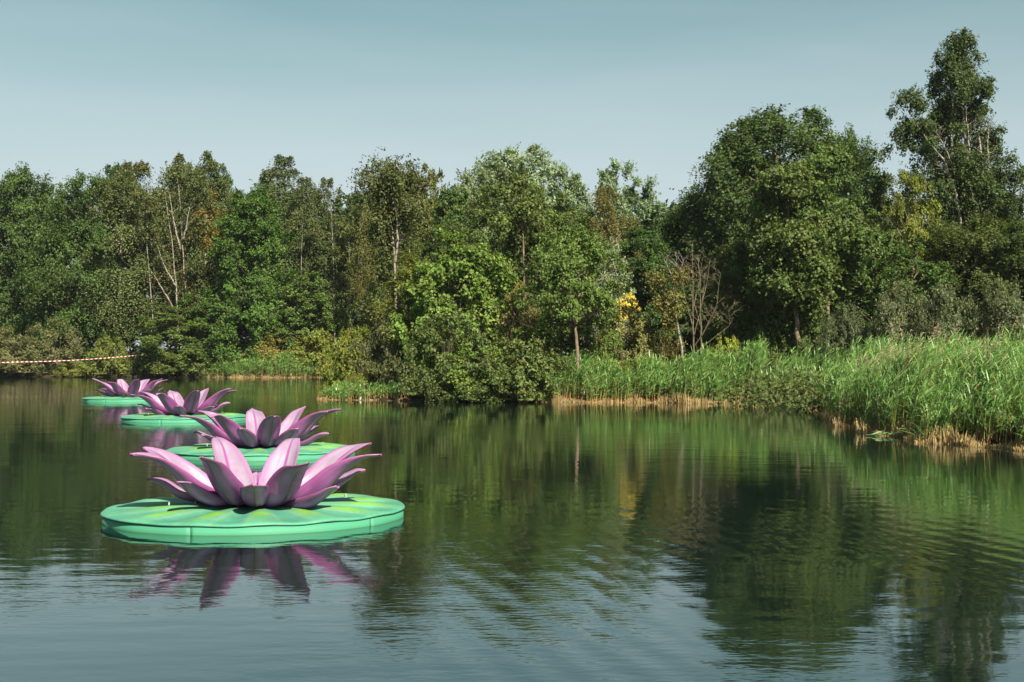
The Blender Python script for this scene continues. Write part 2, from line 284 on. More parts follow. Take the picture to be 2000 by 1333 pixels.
PROTO = {}
def proto(key):
    if key in PROTO: return PROTO[key]
    K = dict(
        oak_a=dict(seed=7, amp=.7, fill=.75, H=15, R=5.2, base=.05, clumps=260, rc=.21, twigs=28, lpt=15, leaf=(.175, .12), limbs=50, trunk_r=.3),
        oak_b=dict(seed=2, amp=.8, fill=.75, H=15, R=5.6, base=.05, clumps=260, rc=.20, twigs=28, lpt=15, leaf=(.175, .12), limbs=50, trunk_r=.28),
        oak_big=dict(seed=6, amp=.55, H=15, R=5.4, base=.12, clumps=350, rc=.18, twigs=26, lpt=15, leaf=(.155, .105), limbs=70, trunk_r=.35, fill=.6),
        lush=dict(seed=4, env='cone', pal='lush', H=15, R=4.4, base=.03, clumps=240, rc=.21, twigs=28, lpt=15, leaf=(.18, .12), trunk_r=.2),
        oak_slim=dict(seed=5, env='spire', H=15, R=3.2, base=.08, clumps=150, rc=.25, twigs=26, lpt=15, leaf=(.17, .115), trunk_r=.2),
        birch_a=dict(seed=11, env='spire', pal='birch', H=15, R=2.3, base=.22, clumps=140, rc=.28, twigs=24, lpt=15, leaf=(.14, .09), ztop=.97, mix=(.5, -.1, .6), droop=.9, tl=1.35, jit=.22, bark=M_BIRCH, trunk_r=.13, limbs=40),
        birch_b=dict(seed=12, env='spire', pal='birch', H=15, R=2.6, base=.16, clumps=150, rc=.26, twigs=22, lpt=15, leaf=(.14, .09), ztop=.95, mix=(.5, .0, .6), droop=.8, tl=1.3, jit=.22, bark=M_BIRCH, trunk_r=.12, limbs=40, stems=2),
        birch_c=dict(seed=13, env='open', pal='birch', H=15, R=2.8, base=.25, clumps=140, rc=.26, twigs=22, lpt=15, leaf=(.14, .09), ztop=.9, mix=(.5, -.1, .6), droop=.9, tl=1.3, jit=.22, bark=M_BIRCH, trunk_r=.14, limbs=40, lean=.03),
        birch_thin=dict(seed=14, env='spire', pal='birch', H=13, R=1.6, base=.25, clumps=80, rc=.32, twigs=16, lpt=9, leaf=(.17, .10), ztop=.97, mix=(.5, -.1, .6), droop=.7, tl=1.3, jit=.25, bark=M_BIRCH, trunk_r=.10, limbs=26),
        alder_a=dict(seed=21, env='open', pal='alder', H=11, R=2.8, base=.1, clumps=210, rc=.23, twigs=18, lpt=10, leaf=(.15, .115), mix=(.8, .1, .5), flat=.6, droop=.15, bark=M_ALDER, trunk_r=.15, limbs=60, lean=-.02),
        alder_b=dict(seed=22, env='spire', pal='alder', H=11, R=2.6, base=.14, clumps=190, rc=.23, twigs=18, lpt=10, leaf=(.15, .115), mix=(.8, .1, .5), flat=.6, droop=.2, bark=M_ALDER, trunk_r=.15, limbs=60),
        alder_c=dict(seed=23, env='open', pal='alder', H=8, R=2.4, base=.28, clumps=110, rc=.25, twigs=18, lpt=10, leaf=(.13, .10), mix=(.8, .1, .5), flat=.6, droop=.15, bark=M_ALDER, trunk_r=.13, limbs=44),
        alder_bare=dict(seed=24, env='open', pal='alder', H=8, R=2.4, base=.40, clumps=100, rc=.25, twigs=18, lpt=10, leaf=(.13, .10), mix=(.8, .1, .5), flat=.6, droop=.15, bark=M_ALDER, trunk_r=.12, limbs=50),
        ash=dict(seed=25, env='oak', pal='ash', H=13, R=4.6, base=.25, clumps=270, rc=.19, twigs=20, lpt=12, leaf=(.18, .105), mix=(.6, .2, .6), droop=.35, trunk_r=.17, bark=M_ALDER, limbs=60),
        willow_a=dict(seed=31, env='oak', pal='willow', H=15, R=5, base=.1, clumps=200, rc=.21, twigs=30, lpt=12, leaf=(.26, .10), mix=(.5, .6, .5), droop=.25, along=.6, trunk_r=.25, tl=1.1),
        willow_b=dict(seed=32, env='open', pal='willow', H=14, R=2.8, base=.12, clumps=120, rc=.28, twigs=30, lpt=12, leaf=(.25, .10), mix=(.5, .7, .5), droop=.2, along=.6, trunk_r=.18, tl=1.1),
        maple=dict(seed=41, env='oak', pal='maple', H=7, R=2.7, base=.12, clumps=170, rc=.2, twigs=20, lpt=12, leaf=(.155, .13), mix=(.7, .2, .5), flat=.7, trunk_r=.11),
        bush_a=dict(seed=51, env='dome', pal='bramble', H=3.2, R=2.3, base=.02, clumps=110, rc=.21, twigs=14, lpt=9, leaf=(.13, .10), trunk_r=.04, stems=6, limbs=26, fill=.45),
        bush_b=dict(seed=52, env='dome', pal='bramble', H=3.0, R=2.6, base=.01, clumps=120, rc=.19, twigs=14, lpt=9, leaf=(.13, .10), trunk_r=.04, stems=6, limbs=26, fill=.45),
        olive_a=dict(seed=53, env='dome', pal='olive', H=4.5, R=2.4, base=.03, clumps=90, rc=.22, twigs=18, lpt=11, leaf=(.14, .065), mix=(.4, .7, .5), droop=.1, along=.5, trunk_r=.05, stems=7, limbs=26, tl=1.3),
        olive_b=dict(seed=54, env='dome', pal='olive', H=4.2, R=2.7, base=.02, clumps=110, rc=.2, twigs=18, lpt=10, leaf=(.15, .07), mix=(.4, .7, .5), droop=.1, along=.5, trunk_r=.05, stems=7, limbs=26, tl=1.3),
        grey_a=dict(seed=55, env='dome', pal='grey', H=4.6, R=2.6, base=.02, clumps=110, rc=.2, twigs=22, lpt=15, leaf=(.14, .06), mix=(.25, 1.1, .4), droop=.05, along=.6, trunk_r=.05, stems=7, limbs=26, tl=1.6),
        sapling=dict(seed=56, env='spire', pal='bramble', H=5, R=1.2, base=.15, clumps=46, rc=.3, twigs=12, lpt=8, leaf=(.12, .08), trunk_r=.05, limbs=24, bark=M_ALDER),
        golden=dict(seed=57, env='open', pal='yellow', H=4.6, R=.85, base=.74, clumps=24, rc=.34, twigs=7, lpt=5, leaf=(.12, .10), mix=(.9, .1, .4), flat=.5, trunk_r=.035, limbs=16),
    )
    PROTO[key] = build_tree(**K[key]); PROTO[key] += (K[key]['H'], K[key]['R']); return PROTO[key]
def plant(name, key, px, top, width, d, label, cat, group=None, rot=None, tint=(1, 1, 1), bark=None):
    tm, cm, H, R = proto(key); x = px2w(px, d); z = float(gz(x, d)[0]); h = row2z(top, d) - z
    g = np.random.default_rng(int(px * 7 + top)); rz = g.uniform(0, 6.28) if rot is None else rot
    sxy = width / F * d / (2 * R)
    r = empty(name, (x, d, z), rz, (sxy, sxy, h / H)); tag(r, label, cat, group)
    k = link('trunk' if cat == 'tree' else 'stems', tm, r); c = link('crown' if cat == 'tree' else 'foliage', cm, r); c.color = (*tint, 1)
    return r

G1 = 'trees on the far left bank'; G2 = 'trees on the middle bank'; G3 = 'trees on the right bank'; G4 = 'shrubs along the waterline'
T = [
 # far left bank
 ('oak_tree', 'oak_a', 40, 303, 250, 127, 'dark green oak cut off by the left edge of the picture', G1, (0.98, 1.03, 1.03)),
 ('oak_tree', 'oak_b', 165, 322, 250, 122.5, 'broad dark oak behind the olive bushes and the striped tape', G1, (1.03, 1.09, 1.03)),
 ('oak_tree', 'oak_slim', 233, 284, 120, 139, 'tall dark oak top standing highest of the left bank', G1, (0.92, 1.03, 1.03)),
 ('birch_tree', 'birch_a', 240, 318, 140, 120.5, 'slim olive birch with one pale stem against the broad dark oak', G1, (1.15, 1.15, 1.15)),
 ('birch_tree', 'birch_c', 285, 303, 168, 134, 'brownish birch crown between the tall oak top and the white-stemmed birch', G1, (1.32, 1.09, 1.03)),
 ('birch_tree', 'birch_b', 362, 286, 118, 139, 'grey-green birch top above the white-stemmed birch', G1, (1.09, 1.03, 1.03)),
 ('birch_tree', 'birch_a', 405, 282, 118, 136, 'feathery birch top rising left of the small round oak top', G1, (1.03, 1.09, 1.09)),
 ('birch_tree', 'birch_thin', 400, 345, 112, 126, 'birch turned orange-brown with a pale orange stem', G1, (1.78, 1.09, 0.69)),
 ('oak_tree', 'oak_slim', 452, 311, 80, 142, 'small round dark oak top peeping over the bright green oak', G1, (0.98, 1.15, 1.03)),
 ('oak_tree', 'lush', 492, 345, 215, 119.5, 'bright green cone-shaped oak behind the far reed patch', G1, (1.15, 1.15, 1.15)),
 ('birch_tree', 'birch_b', 552, 292, 161, 134, 'dark olive birch top right of the bright green oak', G1, (0.92, 0.98, 0.98)),
 ('birch_tree', 'birch_a', 604, 332, 98, 131, 'thin dark birch top between the dark olive birch and the gap in the skyline', G1, (0.92, 0.98, 0.98)),
 ('birch_tree', 'birch_b', 642, 336, 98, 129, 'lacy birch top at the lowest dip of the skyline', G1, (0.98, 1.03, 0.98)),
 ('birch_tree', 'birch_c', 690, 362, 125, 128, 'olive birch filling the dip of the skyline', G1, (1.03, 1.09, 1.03)),
 ('alder_tree', 'alder_b', 598, 515, 130, 118, 'low mid-green alder right of the bright green oak', G1, (1.15, 1.26, 1.03)),
 ('alder_tree', 'alder_a', 345, 590, 150, 117.8, 'bushy young alder standing in front of the white-stemmed birch', G1, (1.15, 1.21, 0.92)),
 ('alder_tree', 'alder_c', 440, 560, 130, 118, 'dark young alder with orange flecks left of the far reed patch', G1, (0.92, 1.09, 0.86)),
 # middle bank
 ('birch_tree', 'birch_c', 738, 343, 90, 100, 'sparse yellowing birch at the left end of the middle bank', G2, (1.55, 1.21, 0.92)),
 ('birch_tree', 'birch_b', 805, 325, 90, 92, 'dark birch just right of the tall white-stemmed one', G2, (0.98, 0.98, 0.98)),
 ('alder_tree', 'alder_b', 838, 296, 115, 90, 'brownish alder with a bare twig on top', G2, (1.26, 1.03, 0.86)),
 ('willow_tree', 'willow_a', 1015, 262, 300, 98, 'largest silvery willow crowning the middle bank', G2, (1.32, 1.32, 1.32)),
 ('willow_tree', 'willow_b', 932, 303, 150, 95, 'silvery willow on the left shoulder of the largest one', G2, (1.32, 1.30, 1.25)),
 ('willow_tree', 'willow_b', 1112, 300, 120, 96, 'silvery willow on the right shoulder of the largest one', G2, (1.18, 1.25, 1.18)),
 ('willow_tree', 'willow_b', 1196, 288, 130, 91, 'upright silvery willow between the largest willow and the big oak', G2, (1.18, 1.25, 1.18)),
 ('willow_tree', 'willow_b', 1252, 322, 110, 90, 'smaller willow sloping down to the gap beside the big oak', G2, (0.99, 1.13, 0.99)),
 ('ash_tree', 'ash', 1000, 335, 310, 80, 'broad mid-green ash in front of the largest silvery willow', G2, (1.21, 1.15, 1.09)),
 ('oak_tree', 'oak_slim', 885, 340, 130, 86, 'dark green oak behind the yellow-green maple', G2, (1.15, 1.21, 1.15)),
 ('oak_tree', 'oak_slim', 790, 420, 120, 84, 'dark oak hidden behind the tall white-stemmed birch', G2, (1.38, 1.15, 1.03)),
 ('maple_tree', 'maple', 888, 437, 215, 66.5, 'yellow-green maple glowing in the sun above the brambles', G2, (1.15, 1.15, 1.15)),
 ('alder_tree', 'alder_bare', 1127, 425, 175, 61.0, 'leafy alder whose bare lower trunk rises from the reeds', G2, (1.15, 1.26, 0.92)),
 ('alder_tree', 'alder_b', 1140, 400, 150, 74, 'dull green alder behind the one rising from the reeds', G2, (1.03, 1.09, 0.92)),
 ('birch_tree', 'birch_c', 1188, 355, 120, 84, 'rusty brown birch below the upright silvery willow', G2, (1.49, 1.09, 0.92)),
 ('poplar_tree', 'willow_b', 1195, 462, 75, 70, 'small silver-leaved poplar left of the dark oak', G2, (1.66, 1.59, 1.66)),
 ('oak_tree', 'oak_slim', 1265, 420, 150, 78, 'dark oak behind the leafless trees and the yellow sapling', G2, (0.92, 1.09, 1.03)),
 ('golden_sapling', 'golden', 1232, 566, 54, 63.0, 'slender sapling with a tuft of bright yellow leaves', G2, (1.15, 1.15, 1.15)),
 ('sapling', 'sapling', 1012, 540, 70, 65, 'dry brownish sapling between the maple and the alder', G2, (2.18, 1.49, 1.38)),
 ('sapling', 'birch_thin', 795, 480, 110, 68, 'yellowing young birch beside the tall white stem', G2, (1.61, 1.44, 0.80)),
 # right bank
 ('oak_tree', 'oak_big', 1520, 184, 430, 80, 'biggest oak, its round crown highest of the middle of the right bank', G3, (1.0, .98, 1.1)),
 ('oak_tree', 'oak_b', 1385, 330, 200, 84, 'dark oak on the left flank of the biggest oak', G3, (0.98, 1.09, 1.03)),
 ('oak_tree', 'oak_a', 1655, 225, 190, 84, 'oak leaning out on the right flank of the biggest oak', G3, (1.09, 1.15, 1.09)),
 ('alder_tree', 'alder_b', 1478, 415, 140, 66, 'pale olive alder in front of the biggest oak, nearest the leafless trees', G3, (1.26, 1.21, 1.15)),
 ('alder_tree', 'alder_a', 1425, 455, 120, 65, 'lower olive alder right behind the leafless trees', G3, (1.2, 1.15, 1.05)),
 ('alder_tree', 'alder_b', 1700, 390, 150, 68, 'dark alder between the straight reddish trunk and the yellowish alder', G3, (0.98, 1.09, 0.92)),
 ('alder_tree', 'alder_a', 1783, 308, 115, 70, 'yellowish alder left of the tall birch', G3, (1.67, 1.38, 0.80)),
 ('birch_tree', 'birch_c', 1742, 325, 90, 84, 'thin see-through birch in the sky gap behind the yellowish alder', G3, (1.15, 1.15, 1.03)),
 ('oak_tree', 'oak_a', 1905, 400, 290, 66.5, 'dark broad oak at the foot of the tall birch', G3, (1.21, 0.98, 1.03)),
 ('oak_tree', 'oak_slim', 2010, 405, 150, 63, 'dark oak cut off by the right edge of the picture', G3, (1.09, 1.03, 1.03)),
 ('oak_tree', 'oak_slim', 1945, 318, 190, 76, 'dark oak filling in behind the lower stems of the tall birch', G3, (.95, .95, .9)),
 ('birch_tree', 'birch_a', 2030, 285, 100, 70, 'birch branches reaching in at the right edge of the picture', G3, (0.92, 0.98, 0.92)),
 ('alder_tree', 'alder_b', 1785, 460, 170, 63, 'dark alder behind the grey willow bushes', G3, (0.80, 0.98, 0.80)),
]
for (nm, key, px, top, w, d, lab, grp, tint) in T:
    plant(nm, key, px, top, w, d, lab, 'tree', grp, None, tint)
B = [
 ('olive_b', 30, 640, 160, 118.2, 'olive bush at the left picture edge behind the striped tape', (1.20, 1.20, 1.20)),
 ('olive_a', 108, 622, 130, 118, 'taller olive bush in the middle of the striped tape', (1.14, 1.16, 1.14)),
 ('bush_b', 145, 705, 75, 117, 'low yellow-green bush overhanging the water under the tape', (2.04, 1.80, 1.32)),
 ('bush_a', 218, 655, 85, 117.5, 'leafy bush the striped tape passes through', (1.80, 1.68, 1.20)),
 ('bush_b', 345, 680, 130, 117, 'bush at the right end of the striped tape', (1.32, 1.38, 1.08)),
 ('olive_b', 530, 636, 130, 117.5, 'yellowish bush rising over the far reed patch', (1.62, 1.38, 0.84)),
 ('bush_a', 610, 640, 110, 116.5, 'yellow-green bush at the right end of the far reed patch', (2.04, 1.80, 1.08)),
 ('bush_a', 645, 600, 120, 119, 'bush at the back of the inlet under the thin pale stems', (1.68, 1.62, 1.08)),
 ('bush_b', 690, 637, 125, 69, 'yellow-green bush standing on the spit above the inlet', (1.92, 1.74, 0.96)),
 ('bush_a', 695, 728, 45, 65.0, 'low bush on the tip of the spit', (1.92, 1.68, 1.08)),
 ('olive_b', 760, 600, 110, 68, 'dull olive bush at the foot of the tall white-stemmed birch', (0.84, 0.90, 0.84)),
 ('bush_b', 865, 612, 190, 62.4, 'dark wide bramble bush under the maple', (1.02, 1.08, 0.96)),
 ('bush_a', 925, 668, 170, 61.8, 'bright green bush in the middle of the dark brambles', (1.38, 1.62, 0.96)),
 ('bush_b', 925, 712, 170, 61.1, 'low dark bramble hanging over the waterline', (0.90, 1.02, 0.84)),
 ('olive_a', 1005, 575, 140, 65, 'dusty brown-green bush right of the maple', (1.02, 0.96, 0.90)),
 ('bush_a', 1030, 635, 180, 60.9, 'dense small-leaved bush right of the brambles at the water', (1.26, 1.32, 1.08)),
 ('olive_a', 1215, 590, 140, 63.2, 'feathery olive willow bush under the yellow sapling', (1.38, 1.38, 1.14)),
 ('bush_a', 1180, 640, 80, 62, 'green bush left of the feathery olive willow bush', (1.38, 1.62, 0.96)),
 ('olive_b', 1275, 620, 110, 64, 'pale olive bush left of the leafless trees', (1.32, 1.20, 0.96)),
 ('bush_b', 1230, 700, 90, 61.2, 'small yellowish bush between the two middle reed beds', (1.92, 1.68, 0.96)),
 ('bush_a', 1415, 655, 85, 62, 'yellow-leaved bush right of the leafless trees', (2.60, 2.28, 0.96)),
 ('bush_b', 1497, 640, 105, 62.6, 'dark bush in the notch between the reed beds', (1.08, 1.14, 0.96)),
 ('bush_b', 1590, 610, 150, 62, 'dark bush behind the reeds at the leaning reddish trunk', (0.84, 0.96, 0.78)),
 ('grey_a', 1660, 600, 130, 58.5, 'grey-green willow bush below the straight reddish trunk', (0.90, 0.96, 0.90)),
 ('grey_a', 1755, 556, 150, 56, 'tallest grey-green willow bush behind the big reed bed', (1.20, 1.20, 1.14)),
 ('grey_a', 1850, 562, 160, 54.5, 'grey-green willow bush in the middle of the three behind the big reed bed', (1.02, 1.08, 1.02)),
 ('grey_a', 1955, 550, 170, 53, 'grey-green willow bush nearest the right picture edge', (1.08, 1.10, 1.02)),
]
for (key, px, top, w, d, lab, tint) in B:
    plant('shrub', key, px, top, w, d, lab, 'shrub', G4, None, tint)

# feature trees whose stems the photograph shows one by one
def stem_tree(name, d, px0, base_row, stems, label, group, bark, crown=None, twig=0, seed=7, tint=(1, 1, 1), leafpal=None):
    """stems: list of (radius_m, [(px,row,depth offset) ...]); crown: key,px,top,width,bottom handled by build_tree"""
    g = np.random.default_rng(seed); x0 = px2w(px0, d); z0 = float(gz(x0, d)[0])
    r = empty(name, (x0, d, z0)); tag(r, label, 'tree', group); mb = MB(); ends = []
    for rad, pl in stems:
        P = np.array([(px2w(p, d) - x0, dy, row2z(rw, d) - z0) for p, rw, dy in pl])
        u = np.linspace(0, len(P) - 1, 4 * len(P)); i0 = np.minimum(u.astype(int), len(P) - 2); f = (u - i0)[:, None]; f = f * f * (3 - 2 * f) * .4 + f * .6
        Q = P[i0] * (1 - f) + P[i0 + 1] * f; Q[1:-1] += g.normal(0, rad * .25, Q[1:-1].shape)
        mb.tube(Q, np.linspace(rad, rad * .22, len(Q)), 6); ends.append(Q)
        for _ in range(int(twig)):
            a = g.integers(len(Q) // 4, len(Q)); s = Q[a]; ln_ = g.uniform(.35, 1.15) * (1 - .5 * a / len(Q)); az = g.uniform(0, 6.28)
            dr = np.array([np.cos(az), np.sin(az), g.uniform(.5, 1.3)]); e = s + nrm(dr) * ln_; m_ = (s + e) / 2 + g.normal(0, .06, 3)
            mb.tube([s, m_, e], [.005 + rad * .12, .005 + rad * .07, .004], 4, cap=False)
            for _k in range(3):
                b = m_ + (e - m_) * g.uniform(0, .9); e2 = b + nrm(dr + g.normal(0, .8, 3)) * ln_ * .45; mb.tube([b, (b + e2) / 2 + g.normal(0, .03, 3), e2], [.007, .006, .003], 3, cap=False)
    link('trunk', mb.mesh('trunk', [bark]), r)
    return r, x0, z0, ends, g
def leaf_lumps(r, lumps, x0, z0, d, g, pal, leaf=(.13, .08), dens=150, droop=.6, tint=(1, 1, 1), along=.3):
    """lumps: (px,row,dy,radius_m); hanging leaf sprays"""
    Ps, Ns, Ts, Cs = [], [], [], []; a, b, pr = PAL[pal]; a, b = np.array(a), np.array(b)
    for px, row, dy, rc in lumps:
        c = np.array([px2w(px, d) - x0, dy, row2z(row, d) - z0]); k = int(14 + dens * rc * .35)
        D = nrm(g.normal(0, 1, (k, 3)) + np.array([0, 0, .1])); Ln = rc * g.uniform(.5, 1.2, k); st = c + g.normal(0, .45 * rc, (k, 3))
        n = int(dens * rc ** 2 / k * 4) + 5; ti = np.repeat(np.arange(k), n); s = g.uniform(.05, 1, len(ti))
        P = st[ti] + D[ti] * (Ln[ti] * s)[:, None]; P[:, 2] -= droop * Ln[ti] * s ** 2; P += g.normal(0, .07 * rc + .02, P.shape)
        w = (g.uniform(0, 1, len(ti)) < pr * g.uniform(0, 2))[:, None]
        Ps.append(P); Ns.append(nrm(P - c) * .5 + np.array([0, 0, .4]) + g.normal(0, .5, P.shape)); Ts.append(g.normal(0, 1, P.shape) + D[ti] * along + np.array([0, 0, -.5]))
        Cs.append(np.where(w, b, a) * (1 + g.normal(0, .1) + g.normal(0, .2, len(ti)))[:, None].clip(.4, 2))
    P = np.concatenate(Ps); L_ = leaf[0] * g.uniform(.7, 1.3, len(P))
    c = link('crown', leaves_mesh('crown', P, np.concatenate(Ns), np.concatenate(Ts), L_, L_ * leaf[1] / leaf[0], np.concatenate(Cs)), r); c.color = (*tint, 1)

# white-stemmed birch on the far left bank
r, x0, z0, en, g = stem_tree('birch_tree', 119.2, 350, 700, [
    (.085, [(352, 720, 0), (348, 620, 0), (343, 560, .2), (335, 470, .1), (322, 380, 0), (318, 330, 0)]),
    (.085, [(358, 720, .3), (362, 640, .3), (360, 560, .4), (354, 480, .3), (350, 400, .3), (345, 345, .2)]),
    (.10, [(346, 610, -.2), (325, 575, -.5), (303, 535, -.8)]), (.09, [(357, 470, 0), (366, 440, -.3), (372, 405, -.4)]),
    (.09, [(352, 490, 0), (340, 430, -.3), (333, 380, -.4)]), (.08, [(344, 560, 0), (322, 520, -.4), (310, 480, -.6)])],
    'birch with several bare white stems standing on the left bank', G1, M_BIRCH, twig=8)
lum = [(g.uniform(300, 400), g.uniform(320, 600), g.uniform(-1.6, 1.8), g.uniform(.5, 1.0)) for _ in range(46)]
lum = [l for l in lum if not (l[2] < .2 and 318 < l[0] < 368 and 370 < l[1])]
leaf_lumps(r, lum, x0, z0, 119.2, g, 'birch', (.18, .10), 210, .8)
# tall white-stemmed birch on the middle bank
r, x0, z0, en, g = stem_tree('birch_tree', 72, 774, 690, [
    (.085, [(778, 715, 0), (775, 640, 0), (772, 560, 0), (771, 500, 0), (766, 450, .1), (756, 390, .1), (750, 340, 0)]),
    (.07, [(771, 515, 0), (778, 470, -.2), (775, 425, -.2), (772, 380, -.2)])],
    'tall birch with one long white forked stem on the middle bank', G2, M_BIRCH, twig=12, seed=9)
lum = [(770 + g.normal(0, 26), g.uniform(328, 460), g.uniform(-1, 1.4), g.uniform(.45, .8)) for _ in range(34)] + [(770 + g.normal(0, 24), g.uniform(470, 620), g.uniform(.2, 1.2), g.uniform(.3, .55)) for _ in range(14)]
lum = [l for l in lum if not (l[2] < .1 and 745 < l[0] < 790 and l[1] > 385)]
leaf_lumps(r, lum, x0, z0, 72, g, 'birch', (.13, .085), 260, .7, (1, .95, .9))
# tall birch on the right
r, x0, z0, en, g = stem_tree('birch_tree', 72, 1895, 690, [
    (.12, [(1905, 700, 0), (1925, 560, 0), (1932, 420, 0), (1922, 330, 0), (1912, 260, .1), (1915, 240, .2)]),
    (.11, [(1895, 700, .2), (1905, 450, .2), (1890, 300, .2), (1880, 190, .2), (1882, 110, .2), (1878, 80, .2)]),
    (.10, [(1885, 700, .4), (1870, 470, .3), (1862, 300, .3), (1866, 170, .3), (1872, 90, .3)]),
    (.09, [(1890, 640, -.2), (1870, 400, -.3), (1840, 320, -.5), (1795, 265, -.7), (1775, 230, -.7)]),
    (.06, [(1870, 360, -.2), (1845, 300, -.5), (1828, 270, -.6)]), (.06, [(1932, 340, 0), (1926, 290, -.3), (1928, 235, -.3)]),
    (.06, [(1893, 310, -.2), (1886, 250, -.4), (1878, 200, -.5)])],
    'tall birch with several white stems topping the right side', G3, M_BIRCH, twig=14, seed=11)
lum = []
for row in np.arange(72, 300, 7.5):
    half = np.interp(row, [62, 90, 130, 170, 230, 300], [5, 25, 40, 54, 72, 84]); cxx = np.interp(row, [62, 300], [1874, 1885])
    for _ in range(2 + int(half / 15)): lum.append((cxx + g.uniform(-1, 1) * half, row + g.normal(0, 5), g.uniform(-1.3, 1.8) if row < 190 or g.uniform() < .25 else g.uniform(.25, 2.0), g.uniform(.20, .44)))
lum += [(1780 + g.normal(0, 22), g.uniform(185, 300), g.uniform(-1, .4), g.uniform(.22, .42)) for _ in range(30)]
lum += [(1880 + g.normal(0, 62), g.uniform(300, 460), g.uniform(-1.0, 2.0), g.uniform(.35, .68)) for _ in range(110)] + [(1888 + g.normal(0, 70), g.uniform(440, 640), g.uniform(-.8, 2.0), g.uniform(.5, .85)) for _ in range(60)]
leaf_lumps(r, lum, x0, z0, 72, g, 'ash', (.12, .078), 225, .7, (.75, .76, .80))
# alders on the right bank whose reddish trunks show, and a slender tree in front of the broad ash
def trunk_alder(d, px0, line, rad, x_half, rows, n, label, group, sd, pal='alder', lo_gap=None, tint=(1, 1, 1), bark=None, name='alder_tree', lf=(.14, .105), dens=300):
    r, x0, z0, en, g = stem_tree(name, d, px0, 730, [(rad, [(a, b, 0) for a, b in line])], label, group, bark or M_ALDER, twig=22 if bark is None else 12, seed=sd)
    lum = []
    for _ in range(n):
        row = g.uniform(*rows); t = (row - rows[0]) / (rows[1] - rows[0]); hw = x_half * np.sin(np.pi * np.clip(.12 + .8 * t, 0, 1)) ** .7
        cx = np.interp(row, [b for a, b in line][::-1], [a for a, b in line][::-1]); px = cx + g.uniform(-1, 1) * hw; dy = g.uniform(-1.6, 1.8)
        if lo_gap and row > lo_gap and abs(px - cx) < 36: dy = abs(dy) + .3
        if lo_gap and row > lo_gap + 100 and g.uniform() < .5: continue
        lum.append((px, row, dy, g.uniform(.35, .62)))
    leaf_lumps(r, lum, x0, z0, d, g, pal, lf, dens, .35 if bark is None else .8, tint)
trunk_alder(61.5, 1562, [(1568, 725), (1556, 640), (1548, 560), (1541, 450), (1536, 345)], .13, 64, (340, 655), 84, 'alder with a leaning reddish trunk foot above the reeds', G3, 41, lo_gap=585, tint=(1, 1, .9))
trunk_alder(63.5, 1618, [(1624, 700), (1617, 600), (1612, 450), (1606, 315)], .11, 60, (305, 640), 84, 'tall alder with a long straight reddish trunk', G3, 42, lo_gap=440, tint=(.92, 1, .9))
trunk_alder(69, 1024, [(1028, 690), (1024, 560), (1022, 430), (1019, 360)], .075, 48, (350, 640), 46, 'slender tree with a thin pale stem in front of the broad ash', G2, 43, lo_gap=415, pal='ash', tint=(1.1, 1.05, .9))
for d_, line, xh, rows, n_, lab, sd, tn in [
    (117.6, [(655, 720), (653, 600), (650, 480), (646, 400)], 34, (395, 560), 26, 'birch with a long thin pale stem behind the bush on the spit', 51, (.9, .9, .85)),
    (117.3, [(685, 720), (684, 600), (681, 450)], 34, (430, 590), 24, 'short birch with a straight pale stem right of the long thin one', 52, (1.15, 1.05, .85)),
    (113, [(713, 720), (709, 600), (704, 440)], 30, (400, 600), 24, 'birch with a thin grey stem left of the tall white forked one', 53, (.95, .95, .85)),
    (118.4, [(590, 720), (588, 560), (590, 440)], 34, (405, 560), 26, 'birch with a faint pale stem just right of the bright green oak', 54, (.95, .95, .9)),
    (118.2, [(300, 720), (297, 600), (286, 470), (282, 390)], 30, (380, 540), 22, 'birch with a thin pale stem just left of the white-stemmed one', 55, (1.05, 1, .9))]:
    trunk_alder(d_, line[0][0], line, .06, xh, rows, n_, lab, G1, sd, 'birch', rows[0] + 45, tn, M_BIRCH, 'birch_tree', (.17, .10), 200)
# leafless trees by the middle reeds
for px, tp, lab, sd, extra in [(1354, 478, 'leafless tree with a straight brown stem and fine upright twigs', 21, 0), (1369, 500, 'leafless tree forking low, just right of the straight leafless one', 22, 14)]:
    st = [(.045, [(px + 2, 730, 0), (px, 640, 0), (px - 1, 560, 0), (px - 2 - extra * .3, tp, 0)]), (.026, [(px, 660, 0), (px + 15 + extra, 600, -.2), (px + 22 + extra, 535, -.3)]),
          (.026, [(px, 640, 0), (px - 16, 580, .2), (px - 24, 520, .2)]), (.022, [(px, 600, 0), (px + 14, 550, .3), (px + 20, 505, .3)]), (.02, [(px, 680, 0), (px + 28 + extra * 2, 635, -.2), (px + 52, 605, -.3)])]
    stem_tree('bare_tree', 61.6, px, 730, st, lab, 'leafless trees', M_DEAD, twig=10, seed=sd)
r, x0, z0, en, g = stem_tree('bare_tree', 62, 1332, 730, [(.06, [(1338, 720, 0), (1328, 660, 0), (1318, 600, 0), (1312, 540, 0), (1296, 505, 0)]), (.035, [(1318, 600, 0), (1296, 570, .2), (1276, 545, .2)]), (.03, [(1314, 560, 0), (1330, 525, 0), (1336, 505, 0)])],
    'leaning pale-stemmed tree with thin yellow-olive leaves left of the leafless ones', 'leafless trees', M_BIRCH, twig=10, seed=23)
leaf_lumps(r, [(1300 + g.normal(0, 24), g.uniform(515, 640), g.uniform(-.6, .6), g.uniform(.25, .45)) for _ in range(16)], x0, z0, 62, g, 'yolive', (.11, .07), 150, .3)
stem_tree('bare_tree', 117.2, 515, 720, [(.10, [(514, 700, 0), (513, 650, 0), (510, 620, 0)]), (.05, [(513, 655, 0), (523, 630, 0), (530, 612, 0)]), (.05, [(513, 650, 0), (503, 630, 0), (498, 612, 0)])],
    'small dead tree with orange-brown twigs over the far reed patch', 'leafless trees', M_DEAD, twig=9, seed=24)

